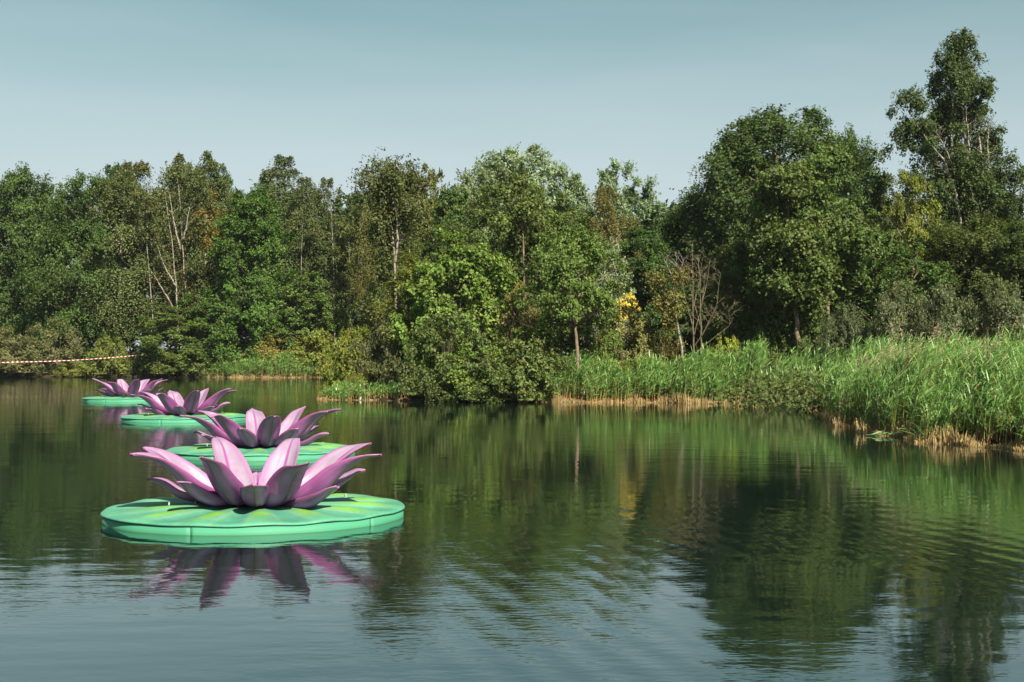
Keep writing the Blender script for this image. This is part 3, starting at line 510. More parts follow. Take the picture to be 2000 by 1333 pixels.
# ------------------------------------------------------------------ distant wood and undergrowth (nobody could count these)
def leaf_mass(name, n, fx, pal, leaf, seed, tint=(1, 1, 1)):
    g = np.random.default_rng(seed); P = fx(g, n); n = len(P); a, b, pr = PAL[pal]
    w = (g.uniform(0, 1, n) < pr)[:, None]; C = np.where(w, np.array(b), np.array(a)) * (1 + g.normal(0, .2, n))[:, None].clip(.4, 2)
    L_ = leaf[0] * g.uniform(.7, 1.35, n)
    o = link(name, leaves_mesh(name, P, np.array([.1, -.35, .5]) + g.normal(0, .55, P.shape), g.normal(0, 1, P.shape), L_, L_ * leaf[1] / leaf[0], C)); o.color = (*tint, 1); tag(o, kind='stuff'); return o
def wood(g, n):
    # rows of crowns one behind another beyond the trees that can be told apart
    pth = np.array([(-95, 150), (-60, 150), (-30, 142), (-10, 128), (0, 112), (14, 104), (40, 96), (66, 92)], float)
    k = 560; u = g.uniform(0, len(pth) - 1, k); i0 = u.astype(int); f = (u - i0)[:, None]; c = pth[i0] * (1 - f) + pth[i0 + 1] * f
    c[:, 1] += g.uniform(-4, 9, k); zc = g.uniform(1, 1, k) + g.uniform(0, 1, k) ** .8 * np.interp(c[:, 0], [-40, -14, 0, 14, 40], [16, 15, 12.5, 10.5, 8.5]) ; R = g.uniform(1.6, 2.9, k)
    ci = g.integers(0, k, n); D = nrm(g.normal(0, 1, (n, 3))); D[:, 2] *= .8
    return np.column_stack([c[ci], zc[ci]]) + D * (R[ci] * g.uniform(.5, 1, n) ** .6)[:, None]
tag(leaf_mass('distant_wood', 140000, wood, 'oak', (.48, .34), 71, (.75, .8, .8)), 'dense mass of dark trees far behind the bank', 'wood')
def along_shore(g, n, p0, p1, off, jit=0):
    """points on the shoreline between photo columns p0 and p1, moved inland by off metres"""
    i0 = np.interp(p0, [p for p, _ in SH[:8]], range(8)) if p1 < 720 and p0 < 630 and SHMODE[0] else None
    seg = [(np.array([px2w(a[0], a[1]), a[1]]), np.array([px2w(b[0], b[1]), b[1]])) for a, b in zip(PART[:-1], PART[1:])]
    ln_ = np.array([np.linalg.norm(b - a) for a, b in seg]); cs = np.concatenate([[0], np.cumsum(ln_)]); s = g.uniform(0, cs[-1], n)
    k = np.clip(np.searchsorted(cs, s) - 1, 0, len(seg) - 1); A = np.array([a for a, _ in seg])[k]; B = np.array([b for _, b in seg])[k]
    t = ((s - cs[k]) / ln_[k])[:, None]; P = A + (B - A) * t; d = nrm(B - A); nn = np.column_stack([-d[:, 1], d[:, 0]])
    wob = .22 * np.sin(s * 1.7) + .14 * np.sin(s * 4.3 + 1)
    return P + nn * (off + wob)[:, None]
SHMODE = [False]
def under(g, n):
    global PART
    out = []
    for part, m, wd in (([(-160, 118.2), (300, 116.5), (420, 115), (560, 114), (640, 116), (712, 117)], .42, 9), ([(785, 62), (1030, 60.6)], .14, 9), ([(1030, 60.6), (1470, 59), (1560, 57.5), (1610, 54)], .26, 9), ([(1610, 54), (1650, 47), (1720, 45), (1900, 46), (2200, 46), (3000, 40)], .26, 10)):
        PART = part; k = int(n * m) // 90; off = wd * g.uniform(0, 1, k) ** 1.3 + (2.4 if part[0][0] >= 1030 else .15); c = along_shore(g, k, 0, 0, off); z = gz(c[:, 0], c[:, 1])
        r = g.uniform(.4, .95, k) * (1 + off * .06); ci = np.repeat(np.arange(k), 90); D = nrm(g.normal(0, 1, (len(ci), 3))); D[:, 2] = np.abs(D[:, 2])
        out.append(np.column_stack([c, np.maximum(z, 0)])[ci] + D * (r[ci] * g.uniform(.3, 1, len(ci)) ** .5)[:, None] * [1, 1, 1.2])
    return np.concatenate(out)
PART = None
tag(leaf_mass('undergrowth', 98000, under, 'bramble', (.15, .11), 72, (.8, .85, .75)), 'low brambles and weeds covering the ground under the trees', 'undergrowth')

# ------------------------------------------------------------------ reeds
def reed_bed(part, n, width, height, seed, label, front_gap=0, wind=.42, straw=1.0, plumes=0, blade=(.55, .034), off0=-.15, dead=.06, bl_per=8):
    global PART; PART = part; g = np.random.default_rng(seed)
    off = off0 + width * g.uniform(0, 1, n) ** .9; B = along_shore(g, n, 0, 0, off); z = np.maximum(gz(B[:, 0], B[:, 1]), -.05)
    patch = .86 + .15 * np.sin(B[:, 0] * .9 + B[:, 1] * .6) + .09 * np.sin(B[:, 0] * 2.3 - B[:, 1] * 1.1)
    H = height * patch * g.uniform(.74, 1.06, n) * np.clip(.62 + .45 * (off - off0) / 1.2, .5, 1) - .7 * np.maximum(z, 0)
    ln_ = np.column_stack([g.normal(.10, .10, n), g.normal(-.04, .09, n)])
    ln_[:, 1] -= .16 * np.clip(1 - (off - off0) / .8, 0, 1)        # front rows hang out over the water
    def at(idx, h):                                                # point on a stem at a fraction of its height
        return np.column_stack([B[idx] + ln_[idx] * (H[idx] * h ** 2)[:, None], z[idx] + H[idx] * h])
    V, Fc, Sz, Cc = [], [], [], []; nv = 0
    grn = np.array([.145, .275, .065]); grn2 = np.array([.225, .35, .10]); st = np.array([.50, .30, .105]); dd = np.array([.42, .32, .20])
    isd = g.uniform(0, 1, n) < dead
    # stems: thin three-sided stalks, straw-coloured foot
    hs_ = np.array([0, .07, .17, .65, 1.0]); rr = np.array([.012, .011, .009, .006, .003]) * (1.5 if plumes == 0 else 1.2)
    ring = []
    for h, r0 in zip(hs_, rr):
        c = at(np.arange(n), np.full(n, h)); ring.append(np.stack([c + [r0, 0, 0], c + [-r0 * .5, r0 * .87, 0], c + [-r0 * .5, -r0 * .87, 0]], 1))
    R_ = np.stack(ring, 1).reshape(-1, 3); m = len(hs_); base = (np.arange(n) * m * 3)[:, None]
    q = []
    for k in range(m - 1):
        for j in range(3): q.append([k * 3 + j, k * 3 + (j + 1) % 3, k * 3 + 3 + (j + 1) % 3, k * 3 + 3 + j])
    q = np.array(q); fq = (base[:, :, None] + q[None]).reshape(-1); V.append(R_); Fc.append(fq); Sz.append(np.full(n * len(q), 4))
    colr = np.where(isd[:, None, None], dd, np.stack([st * .9, st, (grn + st) / 2, grn], 0)[None]) * (1 + g.normal(0, .15, n))[:, None, None]
    Cc.append(np.repeat(colr, 3, axis=1).reshape(-1, 3)); nv += len(R_)
    # blades
    def blades(idx, h, L_, Wd, az, up, sag, col):
        nonlocal nv
        p = at(idx, h); d = np.column_stack([np.cos(az), np.sin(az)]); sx = np.column_stack([-d[:, 1], d[:, 0], np.zeros(len(d))]); pts = []
        for s in (0, .35, .7, 1.0):
            c = p + np.column_stack([d * (L_ * s * np.cos(up))[:, None], L_ * (s * np.sin(up) - sag * s ** 2)]); w = Wd * (.55, 1.0, .7, .05)[(0, .35, .7, 1.0).index(s)]
            tw = np.column_stack([np.zeros(len(d)), np.zeros(len(d)), .35 * np.ones(len(d))])
            sd = nrm(sx + tw * np.sign(np.sin(az * 3.1))[:, None]); pts += [c - sd * w[:, None] * .5, c + sd * w[:, None] * .5]
        P = np.stack(pts, 1).reshape(-1, 3); b = nv + (np.arange(len(idx)) * 8)[:, None, None]
        f = np.array([[0, 1, 3, 2], [2, 3, 5, 4], [4, 5, 7, 6]])[None]; V.append(P); Fc.append((b + f).reshape(-1)); Sz.append(np.full(len(idx) * 3, 4)); Cc.append(np.repeat(col, 3, axis=0)); nv += len(P)
    live = np.where(~isd)[0]; idx = np.repeat(live, bl_per); k = len(idx); h = g.uniform(.13, 1.0, k)
    az = np.where(g.uniform(0, 1, k) < wind, g.normal(.15, .55, k), g.uniform(0, 6.283, k)); mixc = g.uniform(0, 1, k)[:, None]
    col = (grn * (1 - mixc) + grn2 * mixc) * (1 + g.normal(0, .16, k))[:, None].clip(.5, 1.6); yel = g.uniform(0, 1, k) < .05; col[yel] = np.array([.34, .30, .10])
    blades(idx, h, blade[0] * (1 - .35 * h) * g.uniform(.6, 1.25, k) * (height / 2.2) ** .6, blade[1] * g.uniform(.7, 1.3, k), az, g.uniform(.55, 1.3, k), g.uniform(.10, .50, k), col)
    # broken straw stubble at the waterline
    ns = int(n * 1.3 * straw); o2 = off0 - .12 + .55 * g.uniform(0, 1, ns); B2 = along_shore(g, ns, 0, 0, o2); gap = np.clip(.75 + .55 * np.sin(B2[:, 0] * 3.7 + 2 * np.sin(B2[:, 0] * 1.3)), .1, 1.2); hh = gap * g.uniform(.08, .40, ns) * height / 2.3 * (.55 + .45 * np.sin(B2[:, 0] * 2.1 + B2[:, 1]) ** 2); tl = g.normal(0, .18, (ns, 2)); wv = g.uniform(.007, .020, ns)
    p0 = np.column_stack([B2, np.full(ns, -.06)]); p1 = np.column_stack([B2 + tl * hh[:, None], hh]); a_ = g.uniform(0, 3.14, ns); sd = np.column_stack([np.cos(a_), np.sin(a_) * .5, np.zeros(ns)]) * wv[:, None]
    V.append(np.stack([p0 - sd, p0 + sd, p1 + sd * .5, p1 - sd * .5], 1).reshape(-1, 3)); Fc.append(nv + np.arange(ns * 4)); Sz.append(np.full(ns, 4)); nv += ns * 4
    sc_ = np.where(g.uniform(0, 1, ns)[:, None] < .6, np.array([.46, .345, .15]), np.array([.33, .21, .095])); Cc.append(sc_ * (1 + g.normal(0, .22, ns))[:, None].clip(.4, 1.7))
    # feathery seed heads on dead stalks
    if plumes:
        cl = g.integers(0, n, 9); pick = []
        for c0 in cl: pick += list(np.argsort(np.linalg.norm(B - B[c0], axis=1))[:plumes])
        for c0 in PLUME_AT:
            pick += list(np.argsort(np.linalg.norm(B - np.array(c0), axis=1))[:7])
        pick = np.array(pick); idx = np.repeat(pick, 34); k = len(idx); h = g.uniform(1.0, 1.2, k)
        col = np.array([.50, .36, .28]) * (1 + g.normal(0, .18, k))[:, None]
        blades(idx, h, g.uniform(.05, .14, k), np.full(k, .016), g.normal(.2, 1.2, k), g.uniform(.2, 1.2, k), g.uniform(.1, .9, k), col)
        idx = np.repeat(pick, 2); k = len(idx); blades(idx, np.full(k, .25), H[idx] * .68, np.full(k, .022), g.normal(.3, .5, k), np.full(k, 1.5), np.zeros(k), np.tile(dd, (k, 1)))
    me = new_mesh('reed_bed', np.concatenate(V), np.concatenate(Fc), np.concatenate(Sz), np.concatenate(Cc), [M_REED])
    o = link('reed_bed', me); tag(o, label, 'reeds', 'reed beds along the bank', 'stuff'); return o
PLUME_AT = [(px2w(1690, 42.5), 42.5), (px2w(1722, 41.5), 41.5), (px2w(1735, 41.0), 41.0), (px2w(1755, 40), 40), (px2w(1680, 43), 43), (px2w(1890, 36), 36), (px2w(1905, 35.5), 35.5), (px2w(1770, 38.2), 38.2)]
reed_bed([(405, 115.2), (480, 114.4), (560, 114), (628, 115.4)], 1500, 3.2, 1.9, 81, 'bright green reeds by the far bank right of the striped tape', blade=(.6, .06), bl_per=7, dead=.03)
reed_bed([(622, 65.2), (632, 63.7), (700, 63.2), (785, 62)], 420, 1.2, .78, 82, 'short reeds and grass on the tip of the spit', blade=(.5, .04), straw=1.6)
reed_bed([(1045, 60.6), (1140, 60.4), (1232, 60.2)], 620, 1.5, 1.95, 83, 'reeds round the bare lower trunk of the alder', blade=(.55, .04), straw=1.6)
reed_bed([(1232, 60.2), (1350, 59.5), (1485, 59)], 1350, 2.2, 2.35, 84, 'reeds below the leafless trees', blade=(.55, .04), straw=1.3)
reed_bed([(1478, 59), (1560, 57.5), (1610, 54), (1635, 48)], 1500, 3.0, 2.3, 85, 'reeds below the leaning reddish trunk', blade=(.55, .038), straw=.8)
reed_bed([(1630, 48), (1650, 43.5), (1690, 39.5), (1750, 36.8), (1820, 34.4), (1920, 32.6), (2020, 31.4), (2200, 29.5), (2600, 27)], 7800, 4.6, 2.32, 86, 'big reed bed with dry plumes at the right edge of the picture', blade=(.6, .027), plumes=6, dead=.09, straw=1.3, bl_per=11)

# ------------------------------------------------------------------ floating lilies
def paint_mat(name, dark):
    """airbrushed petal paint; UV x runs from foot to tip, UV y across"""
    m, t, o = mat(name); ln = t.links.new
    uv = N(t, 'ShaderNodeUVMap'); sp = N(t, 'ShaderNodeSeparateXYZ'); ln(uv.outputs[0], sp.inputs[0])
    def M_(op, a, b=0., c=None):
        n = N(t, 'ShaderNodeMath', operation=op)
        for k, x in enumerate((a, b) if c is None else (a, b, c)):
            if isinstance(x, (int, float)): n.inputs[k].default_value = x
            else: ln(x, n.inputs[k])
        return n.outputs[0]
    def ramp(x, lo, hi, a=0., b=1.):
        n = N(t, 'ShaderNodeMapRange', interpolation_type='SMOOTHSTEP'); n.inputs[1].default_value = lo; n.inputs[2].default_value = hi; n.inputs[3].default_value = a; n.inputs[4].default_value = b; ln(x, n.inputs[0]); return n.outputs[0]
    def mix(f, a, b):
        n = N(t, 'ShaderNodeMix', data_type='RGBA'); ln(f, n.inputs[0])
        for k, x in ((6, a), (7, b)):
            if isinstance(x, tuple): n.inputs[k].default_value = (*x, 1)
            else: ln(x, n.inputs[k])
        return n.outputs[2]
    tc = N(t, 'ShaderNodeTexCoord'); oi = N(t, 'ShaderNodeObjectInfo')
    vadd = N(t, 'ShaderNodeVectorMath', operation='ADD'); ln(tc.outputs['Object'], vadd.inputs[0]); ln(oi.outputs['Random'], vadd.inputs[1])
    nz = N(t, 'ShaderNodeTexNoise'); nz.inputs['Scale'].default_value = 3.2; nz.inputs['Detail'].default_value = 3; ln(vadd.outputs[0], nz.inputs['Vector'])
    nz2 = N(t, 'ShaderNodeTexNoise'); nz2.inputs['Scale'].default_value = 14; nz2.inputs['Detail'].default_value = 5; ln(vadd.outputs[0], nz2.inputs['Vector'])
    u = sp.outputs[0]; v = M_('ADD', sp.outputs[1], M_('MULTIPLY', M_('SUBTRACT', nz.outputs[0], .5), .07)); c = M_('ABSOLUTE', M_('SUBTRACT', v, .5))
    if not dark:
        col = mix(ramp(nz.outputs[0], .35, .65), (.265, .185, .265), (.33, .258, .328))
        col = mix(ramp(c, .30, .50, 0, .85), col, (.33, .13, .295))                            # edges
        col = mix(M_('MULTIPLY', ramp(c, .075, .018, 0, .95), ramp(u, .05, .25)), col, (.24, .06, .21))       # midrib
        col = mix(M_('MULTIPLY', M_('MULTIPLY', ramp(M_('ABSOLUTE', M_('SUBTRACT', c, .2)), .05, .0, 0, .55), ramp(nz.outputs[0], .42, .6)), ramp(u, .2, .5)), col, (.36, .14, .32))
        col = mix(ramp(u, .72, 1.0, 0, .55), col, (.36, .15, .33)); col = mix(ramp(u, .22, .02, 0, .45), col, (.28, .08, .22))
    else:
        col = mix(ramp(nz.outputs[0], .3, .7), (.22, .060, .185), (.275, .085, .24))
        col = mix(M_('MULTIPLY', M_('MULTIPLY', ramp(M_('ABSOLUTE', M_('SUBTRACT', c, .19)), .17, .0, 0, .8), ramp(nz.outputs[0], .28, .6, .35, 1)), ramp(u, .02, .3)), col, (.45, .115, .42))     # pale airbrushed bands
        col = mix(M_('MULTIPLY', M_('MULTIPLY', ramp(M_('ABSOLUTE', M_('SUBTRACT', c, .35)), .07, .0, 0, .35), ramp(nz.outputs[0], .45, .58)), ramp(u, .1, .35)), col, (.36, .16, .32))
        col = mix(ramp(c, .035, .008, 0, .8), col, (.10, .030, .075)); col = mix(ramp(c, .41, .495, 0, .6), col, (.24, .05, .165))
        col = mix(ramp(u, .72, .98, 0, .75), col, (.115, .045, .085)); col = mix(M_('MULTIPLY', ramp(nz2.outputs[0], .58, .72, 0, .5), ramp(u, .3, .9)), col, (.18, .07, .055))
    p = N(t, 'ShaderNodeBsdfPrincipled'); ln(col, p.inputs['Base Color']); ln(ramp(nz2.outputs[0], .3, .7, .30, .48), p.inputs['Roughness']); p.inputs['Specular IOR Level'].default_value = .5
    b = N(t, 'ShaderNodeBump'); b.inputs['Strength'].default_value = .25; b.inputs['Distance'].default_value = .01; ln(nz2.outputs[0], b.inputs['Height']); ln(b.outputs[0], p.inputs['Normal'])
    ln(p.outputs[0], o.inputs[0]); return m
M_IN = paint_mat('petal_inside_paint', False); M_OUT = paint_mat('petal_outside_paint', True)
M_EDGE = principled('petal_edge_paint', (.34, .12, .27), .4, .5, (9, (.28, .08, .20)))
M_STEEL = principled('galvanised_steel', (.5, .5, .48), .35, .6, (30, (.5, .5, .48)))

def petal_mesh(name, prof, wid, cup, thick, twist=0., seed=0, nu=26, nvv=12):
    g = np.random.default_rng(seed); prof = np.array(prof); s = np.linspace(0, 1, nu); k = np.linspace(0, 1, len(prof))
    def smooth(col):                                            # Catmull-Rom through the profile
        P = np.concatenate([[2 * col[0] - col[1]], col, [2 * col[-1] - col[-2]]]); x = s * (len(col) - 1); i = np.minimum(x.astype(int), len(col) - 2); f = x - i
        a, b, c, d = P[i], P[i + 1], P[i + 2], P[i + 3]; return .5 * (2 * b + (c - a) * f + (2 * a - 5 * b + 4 * c - d) * f ** 2 + (3 * b - a - 3 * c + d) * f ** 3)
    R, Z = smooth(prof[:, 0]), smooth(prof[:, 1]); wu = np.array(wid); Wd = np.interp(s, wu[:, 0], wu[:, 1]); Wd = np.convolve(np.pad(Wd, 1, 'edge'), [.25, .5, .25], 'valid'); Wd[-1] = wu[-1, 1]
    T = nrm(np.stack([np.gradient(R), np.gradient(Z)], 1)); Nn = np.stack([-T[:, 1], T[:, 0]], 1)        # towards the inside / up
    v = np.linspace(-1, 1, nvv); top = np.zeros((nu, nvv, 3))
    for i_ in range(nu):
        cu = cup * (.35 + .65 * np.sin(np.pi * min(1, s[i_] * 1.1 + .08))) * (1 - .75 * s[i_] ** 3)
        lift = cu * Wd[i_] / .5 * (np.abs(v) ** 1.9) + .018 * np.exp(-(v / .10) ** 2) * np.sin(np.pi * s[i_]) * -1
        wob = .008 * np.sin(s[i_] * 9 + v * 2.5 + seed); y = v * Wd[i_] * .5 * (1 - .12 * np.abs(v) ** 2 * cu / .12)
        off = lift + wob + twist * v * Wd[i_] * .5 * s[i_]
        top[i_, :, 0] = R[i_] + Nn[i_, 0] * off; top[i_, :, 2] = Z[i_] + Nn[i_, 1] * off; top[i_, :, 1] = y + .02 * np.sin(s[i_] * 3 + seed) * s[i_]
    du = np.gradient(top, axis=0); dv = np.gradient(top, axis=1); nn = nrm(np.cross(du, dv)); edge = (1 - np.abs(v) ** 6 * .7)[None, :, None]
    bot = top - nn * thick * edge
    V = np.concatenate([top.reshape(-1, 3), bot.reshape(-1, 3)]); o = nu * nvv; Fq, Mi, UV = [], [], []
    U = lambda i_, j: (s[i_], j / (nvv - 1))
    for i_ in range(nu - 1):
        for j in range(nvv - 1):
            q = [(i_, j), (i_ + 1, j), (i_ + 1, j + 1), (i_, j + 1)]
            Fq.append([a * nvv + b for a, b in q]); Mi.append(0); UV += [U(*x) for x in q]
            Fq.append([o + a * nvv + b for a, b in q[::-1]]); Mi.append(1); UV += [U(*x) for x in q[::-1]]
    def strip(a, b):
        Fq.append([a[0] * nvv + a[1], o + a[0] * nvv + a[1], o + b[0] * nvv + b[1], b[0] * nvv + b[1]]); Mi.append(2); UV.extend([U(*a), U(*a), U(*b), U(*b)])
    for i_ in range(nu - 1): strip((i_, 0), (i_ + 1, 0)) or strip((i_ + 1, nvv - 1), (i_, nvv - 1))
    for j in range(nvv - 1): strip((nu - 1, j), (nu - 1, j + 1)) or strip((0, j + 1), (0, j))
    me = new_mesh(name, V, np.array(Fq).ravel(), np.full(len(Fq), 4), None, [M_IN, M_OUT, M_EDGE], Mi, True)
    uvl = me.uv_layers.new(name='UVMap'); uvl.data.foreach_set('uv', np.array(UV, np.float32).ravel()); return me
def vary(prof, g, a): p = np.array(prof, float); p[2:] += g.normal(0, a, p[2:].shape) * np.linspace(.3, 1, len(p) - 2)[:, None]; return p
BIGP = [(.22, .03), (.45, .01), (.68, .05), (.92, .20), (1.12, .40), (1.32, .575), (1.50, .665), (1.68, .70)]
BIGW = [(0, .17), (.15, .40), (.33, .54), (.48, .54), (.62, .46), (.76, .33), (.88, .18), (1, .02)]
SMLP = [(.30, .03), (.55, .0), (.80, .02), (1.02, .10), (1.20, .22), (1.34, .31), (1.44, .33)]
SMLW = [(0, .14), (.2, .30), (.45, .40), (.65, .38), (.82, .27), (.94, .13), (1, .04)]
RP = 2.0; PHI = math.radians(34); NL = 14
def pad_r(th): return RP * (.972 + .028 * np.cos(2 * (th - PHI)) + .0035 * np.cos(NL * th + .6))
def pad_z(r, th):
    u = r / RP; rid = np.cos(NL * th)
    return .140 + .05 * (1 - u ** 2) + .024 * 1.35 * rid * np.clip((u - .25) / .35, 0, 1) * (1 - .97 * np.clip((u - .78) / .22, 0, 1))
def pad_top_mesh():
    nth = NL * 16; fr = np.concatenate([[.02], np.linspace(.1, .94, 20), [.965, .982, .994, 1.0, 1.0, .997]]); th = np.arange(nth) / nth * 2 * np.pi
    V, Cc = [], []; g = np.random.default_rng(5); jit = g.uniform(.75, 1.2, NL)
    for k, f in enumerate(fr):
        r = pad_r(th) * f; z = pad_z(np.minimum(r, RP), th)
        if k >= 21: z = z - np.array([.002, .006, .013, .022, .032, .040])[k - 21]
        V.append(np.column_stack([r * np.cos(th), r * np.sin(th), z]))
        rid = np.cos(NL * th); u = np.full(nth, f); lobe = (np.round(th / (2 * np.pi) * NL).astype(int)) % NL
        mint = np.array([.104, .298, .180]); teal = np.array([.062, .275, .19]); lime = np.array([.165, .385, .042]); deep = np.array([.045, .30, .175]); pale = np.array([.26, .48, .27])
        c = np.tile(mint, (nth, 1)); w = np.clip((-rid - .1) / .9, 0, 1)[:, None] * .75 * np.clip(u * 1.5, 0, 1)[:, None]; c = c * (1 - w) + teal * w
        sk = np.cos(NL * th + 1.2 * (u - .6)); w = (np.clip((sk - .2) / .5, 0, 1) * np.exp(-((u - .70 * np.interp(jit[lobe], [.75, 1.2], [.93, 1.08])) / .15) ** 2) * np.clip(jit[lobe], 0, 1))[:, None]; c = c * (1 - w) + lime * w
        w = (np.exp(-((rid - .1) / .22) ** 2) * np.clip((u - .35) / .3, 0, 1) * .35)[:, None]; c = c * (1 - w) + pale * w
        w = np.clip((.4 - u) / .25, 0, 1)[:, None] * .4; c = c * (1 - w) + deep * w
        w = np.clip((u - .86) / .1, 0, 1)[:, None] * .55; c = c * (1 - w) + np.array([.075, .315, .175]) * w
        Cc.append(c)
    m = len(fr); Fq = []
    for k in range(m - 1):
        for j in range(nth): Fq.append([k * nth + j, (k + 1) * nth + j, (k + 1) * nth + (j + 1) % nth, k * nth + (j + 1) % nth])
    sizes = [4] * len(Fq) + [nth]; flat = list(np.array(Fq).ravel()) + list(range(nth))
    return new_mesh('pad_cover', np.concatenate(V), flat, sizes, np.concatenate(Cc), [M_PAD], None, True)
def pad_mat():
    m, t, o = mat('painted_pad'); ln = t.links.new; at = N(t, 'ShaderNodeAttribute', attribute_name='Col'); tc = N(t, 'ShaderNodeTexCoord')
    nz = N(t, 'ShaderNodeTexNoise'); nz.inputs['Scale'].default_value = 2.2; nz.inputs['Detail'].default_value = 6; ln(tc.outputs['Object'], nz.inputs['Vector'])
    nf = N(t, 'ShaderNodeTexNoise'); nf.inputs['Scale'].default_value = 26; nf.inputs['Detail'].default_value = 5; ln(tc.outputs['Object'], nf.inputs['Vector'])
    r1 = N(t, 'ShaderNodeMapRange'); r1.inputs[1].default_value = .3; r1.inputs[2].default_value = .7; r1.inputs[3].default_value = .78; r1.inputs[4].default_value = 1.14; ln(nz.outputs[0], r1.inputs[0])
    r2 = N(t, 'ShaderNodeMapRange'); r2.inputs[1].default_value = .3; r2.inputs[2].default_value = .7; r2.inputs[3].default_value = .94; r2.inputs[4].default_value = 1.06; ln(nf.outputs[0], r2.inputs[0])
    mm = N(t, 'ShaderNodeMath', operation='MULTIPLY'); ln(r1.outputs[0], mm.inputs[0]); ln(r2.outputs[0], mm.inputs[1])
    vs = N(t, 'ShaderNodeVectorMath', operation='SCALE'); ln(at.outputs['Color'], vs.inputs[0]); ln(mm.outputs[0], vs.inputs['Scale'])
    p = N(t, 'ShaderNodeBsdfPrincipled'); ln(vs.outputs[0], p.inputs['Base Color']); p.inputs['Roughness'].default_value = .42; p.inputs['Specular IOR Level'].default_value = .35
    b = N(t, 'ShaderNodeBump'); b.inputs['Strength'].default_value = .3; b.inputs['Distance'].default_value = .01; ln(nz.outputs[0], b.inputs['Height']); ln(b.outputs[0], p.inputs['Normal']); ln(p.outputs[0], o.inputs[0]); return m
M_PAD = pad_mat()
def rim_mat():
    m, t, o = mat('painted_rim'); ln = t.links.new; tc = N(t, 'ShaderNodeTexCoord'); mp = N(t, 'ShaderNodeMapping'); mp.inputs['Scale'].default_value = (9, 9, .8)
    nz = N(t, 'ShaderNodeTexNoise'); nz.inputs['Scale'].default_value = 3; nz.inputs['Detail'].default_value = 5; ln(tc.outputs['Object'], mp.inputs[0]); ln(mp.outputs[0], nz.inputs['Vector'])
    sx = N(t, 'ShaderNodeSeparateXYZ'); ln(tc.outputs['Object'], sx.inputs[0])
    ad = N(t, 'ShaderNodeMath', operation='MULTIPLY_ADD'); ln(nz.outputs[0], ad.inputs[0]); ad.inputs[1].default_value = -.04; ln(sx.outputs[2], ad.inputs[2])
    cr = N(t, 'ShaderNodeValToRGB'); e = cr.color_ramp.elements; e[0].position = 0; e[0].color = (.07, .28, .14, 1); e[1].position = .35; e[1].color = (.064, .278, .157, 1); x = e.new(1.0); x.color = (.058, .268, .158, 1)
    mr = N(t, 'ShaderNodeMapRange'); mr.inputs[1].default_value = -.025; mr.inputs[2].default_value = .08; ln(ad.outputs[0], mr.inputs[0]); ln(mr.outputs[0], cr.inputs[0])
    p = N(t, 'ShaderNodeBsdfPrincipled'); ln(cr.outputs[0], p.inputs['Base Color']); p.inputs['Roughness'].default_value = .6; p.inputs['Specular IOR Level'].default_value = .25; ln(p.outputs[0], o.inputs[0]); return m
M_RIM = rim_mat(); M_HUB = principled('flower_hub_paint', (.05, .03, .04), .6, .3, (8, (.09, .05, .06)))
pad_me = pad_top_mesh()
def rim_mesh(a0, a1):
    n = 56; th = np.linspace(a0, a1, n); r = pad_r(th) * .990; ri = r - .06; z0, z1 = -.10, .098
    V = np.concatenate([np.column_stack([rr_ * np.cos(th), rr_ * np.sin(th), np.full(n, z)]) for rr_, z in ((r, z0), (r, z1), (ri, z1), (ri, z0))])
    Fq = [[k * n + j, k * n + j + 1, ((k + 1) % 4) * n + j + 1, ((k + 1) % 4) * n + j] for k in range(4) for j in range(n - 1)] + [[0, n, 2 * n, 3 * n], [4 * n - 1, 3 * n - 1, 2 * n - 1, n - 1]]
    me = new_mesh('rim_panel', V, np.array(Fq).ravel(), np.full(len(Fq), 4), None, [M_RIM], None, False); return me
SEAM = [math.radians(a) for a in (-103.5, -31, 60, 150)]
rims = [rim_mesh(SEAM[k] + .0025, (SEAM[(k + 1) % 4] + (2 * math.pi if k == 3 else 0)) - .0025) for k in range(4)]
gp = np.random.default_rng(3)
big = [petal_mesh('petal', vary(BIGP, gp, .018), BIGW, .150, .032, gp.normal(0, .12), k) for k in range(8)]
sml = [petal_mesh('petal', vary(SMLP, gp, .014), SMLW, .135, .028, gp.normal(0, .10), 20 + k, 22, 12) for k in range(8)]
def hub_mesh():
    n = 32; pr = [(.02, .20), (.22, .19), (.36, .13), (.42, .0), (.42, -.02)]; th = np.arange(n) / n * 2 * np.pi
    V = np.concatenate([np.column_stack([r * np.cos(th), r * np.sin(th), np.full(n, z)]) for r, z in pr]); Fq = [[k * n + j, (k + 1) * n + j, (k + 1) * n + (j + 1) % n, k * n + (j + 1) % n] for k in range(4) for j in range(n)]
    return new_mesh('flower_hub', V, np.array(Fq).ravel(), np.full(len(Fq), 4), None, [M_HUB], None, True)
hub_me = hub_mesh()
def shackle_mesh():
    mb = MB(); a = np.linspace(-.35, np.pi + .35, 14); mb.tube(np.column_stack([.038 * np.cos(a), np.zeros(14), .055 + .038 * np.sin(a)]), .010, 7)
    mb.tube([(-.05, 0, .035), (.05, 0, .035)], .012, 7); mb.tube([(0, 0, 0), (0, 0, .014)], .045, 10); return mb.mesh('shackle', [M_STEEL])
shackle_me = shackle_mesh()
